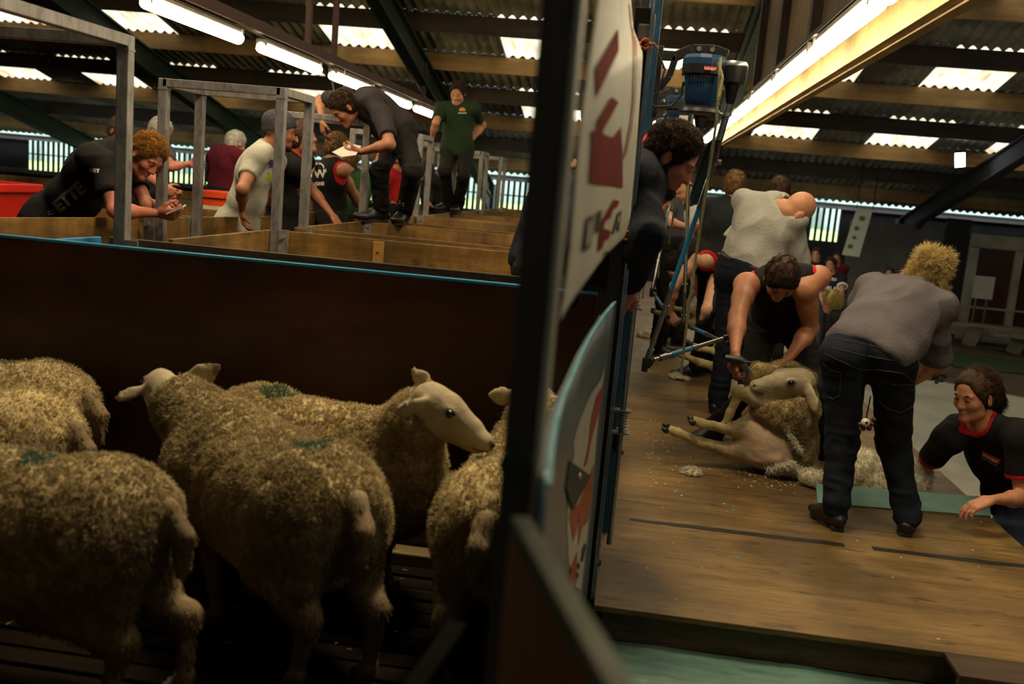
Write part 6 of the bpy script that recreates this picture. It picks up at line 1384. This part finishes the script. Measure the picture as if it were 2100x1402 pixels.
# lettering on the polo shirt
def pixtext(inf, txt, size, px, py, ang, mat, bold=0, sx=1.0, shear=0, up=(0, 0, 1), name='lettering'):
    sv, sq = inf['shirt']; bv = BVHTree.FromPolygons([tuple(x) for x in sv], [tuple(int(i) for i in x) for x in sq]); d = ray(px, py); hit = bv.ray_cast(CAM, d, 20)
    if hit[0] is None: print('miss', txt); return
    n = -d; r = (CXA * math.cos(ang) + CYA * math.sin(ang)); r = ortho(r, n); u = n.cross(r); dist = (hit[0] - CAM).length; wpp = dist / FPX
    return text_on(name, txt, size * wpp, mat, inf['shirt_ob'], hit[0], r, u, (sv, sq), .004, bold * wpp, sx, shear=shear)
grey_print = M('grey_print', '6b665c', '7d776b', (30, 30, 30), rough=.7)
pixtext(p1, 'ETTE', 30, 142, 405, math.radians(40), grey_print, 1.6, .95, .1); pixtext(p1, '\u25b1', 20, 108, 432, math.radians(20), grey_print, .4); pixtext(p1, 'NET', 9, 194, 350, math.radians(-3), wht, .6); pixtext(p1, 'TT', 12, 166, 287, math.radians(12), wht, .8)
p5 = person('man in a grey beanie and off-white t-shirt with a flower print, leaning over the alley', 6.25, (485, 463, .05), (550, 302, 0), (574, 268, .0), (.88, .35, -.15), (-.15, .98, 0),
    arms=dict(R=dict(sh=(520, 332, -.16), el=(497, 388, -1), wr=(496, 432, 1), hd=(.25, -.1, -.95), n=(.8, .2, 0), curl=.6), L=dict(sh=(565, 332, .15), el=(560, 400, 1), wr=(556, 432, 1), hd=(.3, 0, -.9))),
    s=.98, h=.0085, skinm='tan', hair='beanie', hairc='brown', top='tee', topm='white', bottom='jeans', tuck=False, hem=.16, seed=32, hatm=cloth('beanie', '33343a', '44454c'), beard=True, strands=1500)
for (px, py, c1_, c2_) in ((562, 338, '3a2a5c', '4a3870'), (560, 366, '8fae2a', 'a9c23a')):
    fm = M('print_' + c1_, c1_, c2_, rough=.8); pixtext(p5, '\u2738', 30, px, py, .3, fm, .8, name='flower_print')
p6 = person('woman with tied brown hair in a red-collared black t-shirt looking up to the right', 6.75, (583, 470, .05), (605, 318, 0), (620, 283, -.02), (.90, -.15, .22), (.1, .98, 0),
    arms=dict(R=dict(sh=(604, 345, -.16), el=(636, 385, 1), wr=(680, 440, -1), hd=(.6, .1, -.8), n=(-.5, .3, -.5), curl=.7), L=dict(sh=(600, 340, .16), el=(572, 400, -1), wr=(578, 440, 1))),
    s=.98, h=.0085, skinm='tan', hair='tail', hairc='brown', top='tee', topm='black', trim='redtrim', bottom='work', tuck=False, hem=.16, seed=33, fat=1.12, strands=2500, sleeve=.6)
logo(p6, 628, 366, .06)
p7 = person('blond shearer in a red-trimmed black vest seen from behind, arm reaching down', 7.9, (676, 452, 0), (682, 335, 0), (690, 303, .02), (.45, .85, -.2), (-.72, .66, 0),
    arms=dict(R=dict(sh=(700, 356, -.05), el=(726, 400, 1), wr=(748, 438, 1), hd=(.5, .2, -.8)), L=dict(sh=(655, 352, .1), el=(645, 400, 1), wr=(655, 440, 1))),
    s=1.0, h=.0095, skinm='fair', hair='short', hairc='fairbrown', top='vest', topm='black', trim='redtrim', bottom='work', seed=34, strands=2500, mus=1.1)
for tx, sz, px, py, an in (('W', 22, 656, 357, .05), ('\u25e0', 22, 655, 345, .05), ('ONS', 9, 655, 377, .05), ('N', 7, 666, 350, 0)): pixtext(p7, tx, sz, px, py, an, wht, .8)
person('fair-haired person in a dark green hooded jumper with face lowered, behind the black vest', 8.7, (716, 455, 0), (716, 358, 0), (714, 333, -.06), (-.1, -.75, -.62), (.95, -.1, 0), arms=dict(L=dict(el=(742, 410, -1), wr=(738, 440, -1)), R=dict(el=(700, 410, 1), wr=(705, 440, 1))), s=.98, h=.011, skinm='fair', hair='short', hairc='fairbrown', top='hoodie', topm='hoodie_green', seed=35, strands=1500)
p9 = person('man in charcoal t-shirt and black boots on the pen boards, bent over a paper', 7.15, (817, 268, 0), (738, 206, -.12), (706, 222, -.22), (-.52, -.45, -.72), (.60, -.80, .05),
    arms=dict(L=dict(sh=(782, 236, -.30), el=(800, 296, -1), wr=(742, 311, 1), hd=(-.9, .1, .0), n=(0, .3, .8), curl=.6), R=dict(sh=(708, 200, .12), el=(656, 205, 1), wr=(661, 246, -1), hd=(.15, -.1, -1), n=(.5, .3, 0), curl=.45)),
    legs=dict(L=dict(kn=(848, 350, -1), an3=(-1.69, 7.06, 1.155), toe=(-.15, -1, 0)), R=dict(kn=(778, 345, -1), an3=(-1.86, 7.05, 1.155), toe=(-.85, -.5, 0))),
    s=1.0, h=.0085, skinm='tan', hair='short', hairc='brown', top='tee', topm='grey', bottom='work', seed=36, fat=1.12, strands=4000, tuck=False, hem=.1, sleeve=.72, headup=(-.4, -.2, .8), floor=1.06, torso_len=.5, boot_shaft=True)
pw = p9['wL']
pp_ = [at_y(x, y, pw.y - .05 + d_) for x, y, d_ in ((681, 312, .0), (716, 294, .12), (741, 300, .1), (730, 318, -.02), (700, 322, -.04))]
m = MB(); m.poly(pp_, (0, 0, .002)); o = m.build('paper_sheet', M('paper_white', 'c2bfb6', 'cfccc2', (5, 5, 5), rough=.7)); tag(o, 'white sheet of paper held by the bending man in charcoal', 'paper')
p10 = person('man in a dark green t-shirt standing on the pen boards, one hand on his hip', 10.52, (938, 303, 0), (938, 214, 0), (939, 190, -.05), (-.08, -.86, -.45), (1, .05, 0),
    arms=dict(R=dict(el=(894, 252, -1), wr=(884, 290, 1), hd=(-.1, 0, -1)), L=dict(el=(990, 256, 1), wr=(964, 289, -1), hd=(-.95, -.1, .1), n=(-.1, 1, 0), curl=.25)),
    legs=dict(R=dict(kn=(912, 350, -1), an3=(-2.02, 10.48, 1.155), toe=(-.75, -.6, 0)), L=dict(kn=(950, 360, -1), an3=(-1.92, 10.56, 1.155), toe=(-.2, -1, 0))),
    s=.98, h=.0095, skinm='fair', hair='short', hairc='brown', top='tee', topm='green', bottom='work', seed=37, strands=2500, tuck=False, hem=.14, floor=1.06, sleeve=.7)
pixtext(p10, '\u25d7', 15, 949, 224, math.radians(90), M('emblem_yellow', 'c98f1a', 'd9a32a', rough=.7), .5, name='emblem'); pixtext(p10, '\u2014', 16, 948, 231, 0, wht, .4, name='emblem_base')
person('brown-haired man whose head shows just behind the near steel frame post', 8.3, (235, 400, 0), (240, 300, 0), (243, 268, 0), (.9, -.15, -.35), (0, 1, 0), arms=dict(), s=.98, h=.011, skinm='ruddy', hair='short', hairc='greybrown', top='shirt', topm='polo', seed=38, strands=1500)
person('white-haired man in a grey-blue shirt resting his forearms on the pen boards', 7.9, (300, 410, 0), (318, 300, 0), (328, 270, 0), (.75, -.3, -.4), (.15, .95, 0), arms=dict(R=dict(sh=(316, 322, -.15), el=(300, 355, -1), wr=(334, 385, -1), hd=(.9, 0, -.3)), L=dict(sh=(335, 320, .12), el=(352, 342, -1), wr=(386, 336, 1), hd=(1, 0, 0), curl=.2)), s=1.0, h=.011, skinm='ruddy', hair='short', hairc='white', top='shirt', topm='polo', seed=39, strands=1500, fat=1.1)
person('white-haired man in a maroon shirt with his back turned', 9.0, (460, 400, 0), (470, 308, 0), (483, 295, .1), (.5, .75, -.4), (-.85, .5, 0), arms=dict(R=dict(sh=(490, 330, -.05), el=(500, 370, 1), wr=(480, 395, 1)), L=dict(sh=(440, 322, .05), el=(435, 365, 1), wr=(450, 390, 1))), s=1.0, h=.010, skinm='ruddy', hair='short', hairc='white', top='long', topm='maroon', seed=40, strands=2000, fat=1.15, bottom='navy')
person('person in a red shirt seen between the legs of the bending man', 9.6, (800, 430, 0), (806, 350, 0), (822, 330, 0), (.7, -.2, -.4), (.1, .95, 0), arms=dict(R=dict(sh=(796, 358, -.1), el=(785, 385, -1), wr=(795, 410, 1), hd=(.5, 0, -.8)), L=dict(el=(820, 390, 1), wr=(815, 415, 1))), s=.85, h=.012, skinm='ruddy', hair='short', hairc='brown', top='long', topm='red', seed=41, strands=800)
person('dark-clothed person behind the frame left of the man in green', 11.5, (890, 430, 0), (884, 368, 0), (874, 350, 0), (-.6, -.5, -.4), (.6, -.8, 0), arms=dict(R=dict(el=(876, 395, -1), wr=(880, 415, -1))), s=.95, h=.013, skinm='ruddy', hair='short', hairc='brown', top='coat', topm='work', seed=42, strands=800)
person('blurred person in navy half hidden behind the near post, bent to the right', 5.0, (1096, 540, 0), (1160, 372, 0), (1172, 332, 0), (.75, .3, -.5), (-.2, .95, 0), arms=dict(R=dict(sh=(1150, 392, -.15), el=(1155, 470, -1), wr=(1185, 520, 1)), L=dict(sh=(1165, 390, .15), el=(1175, 470, 1), wr=(1190, 520, 1))), s=1.0, h=.010, skinm='fair', hair='short', hairc='brown', top='hoodie', topm='navy', seed=43, strands=1500, tuck=False)
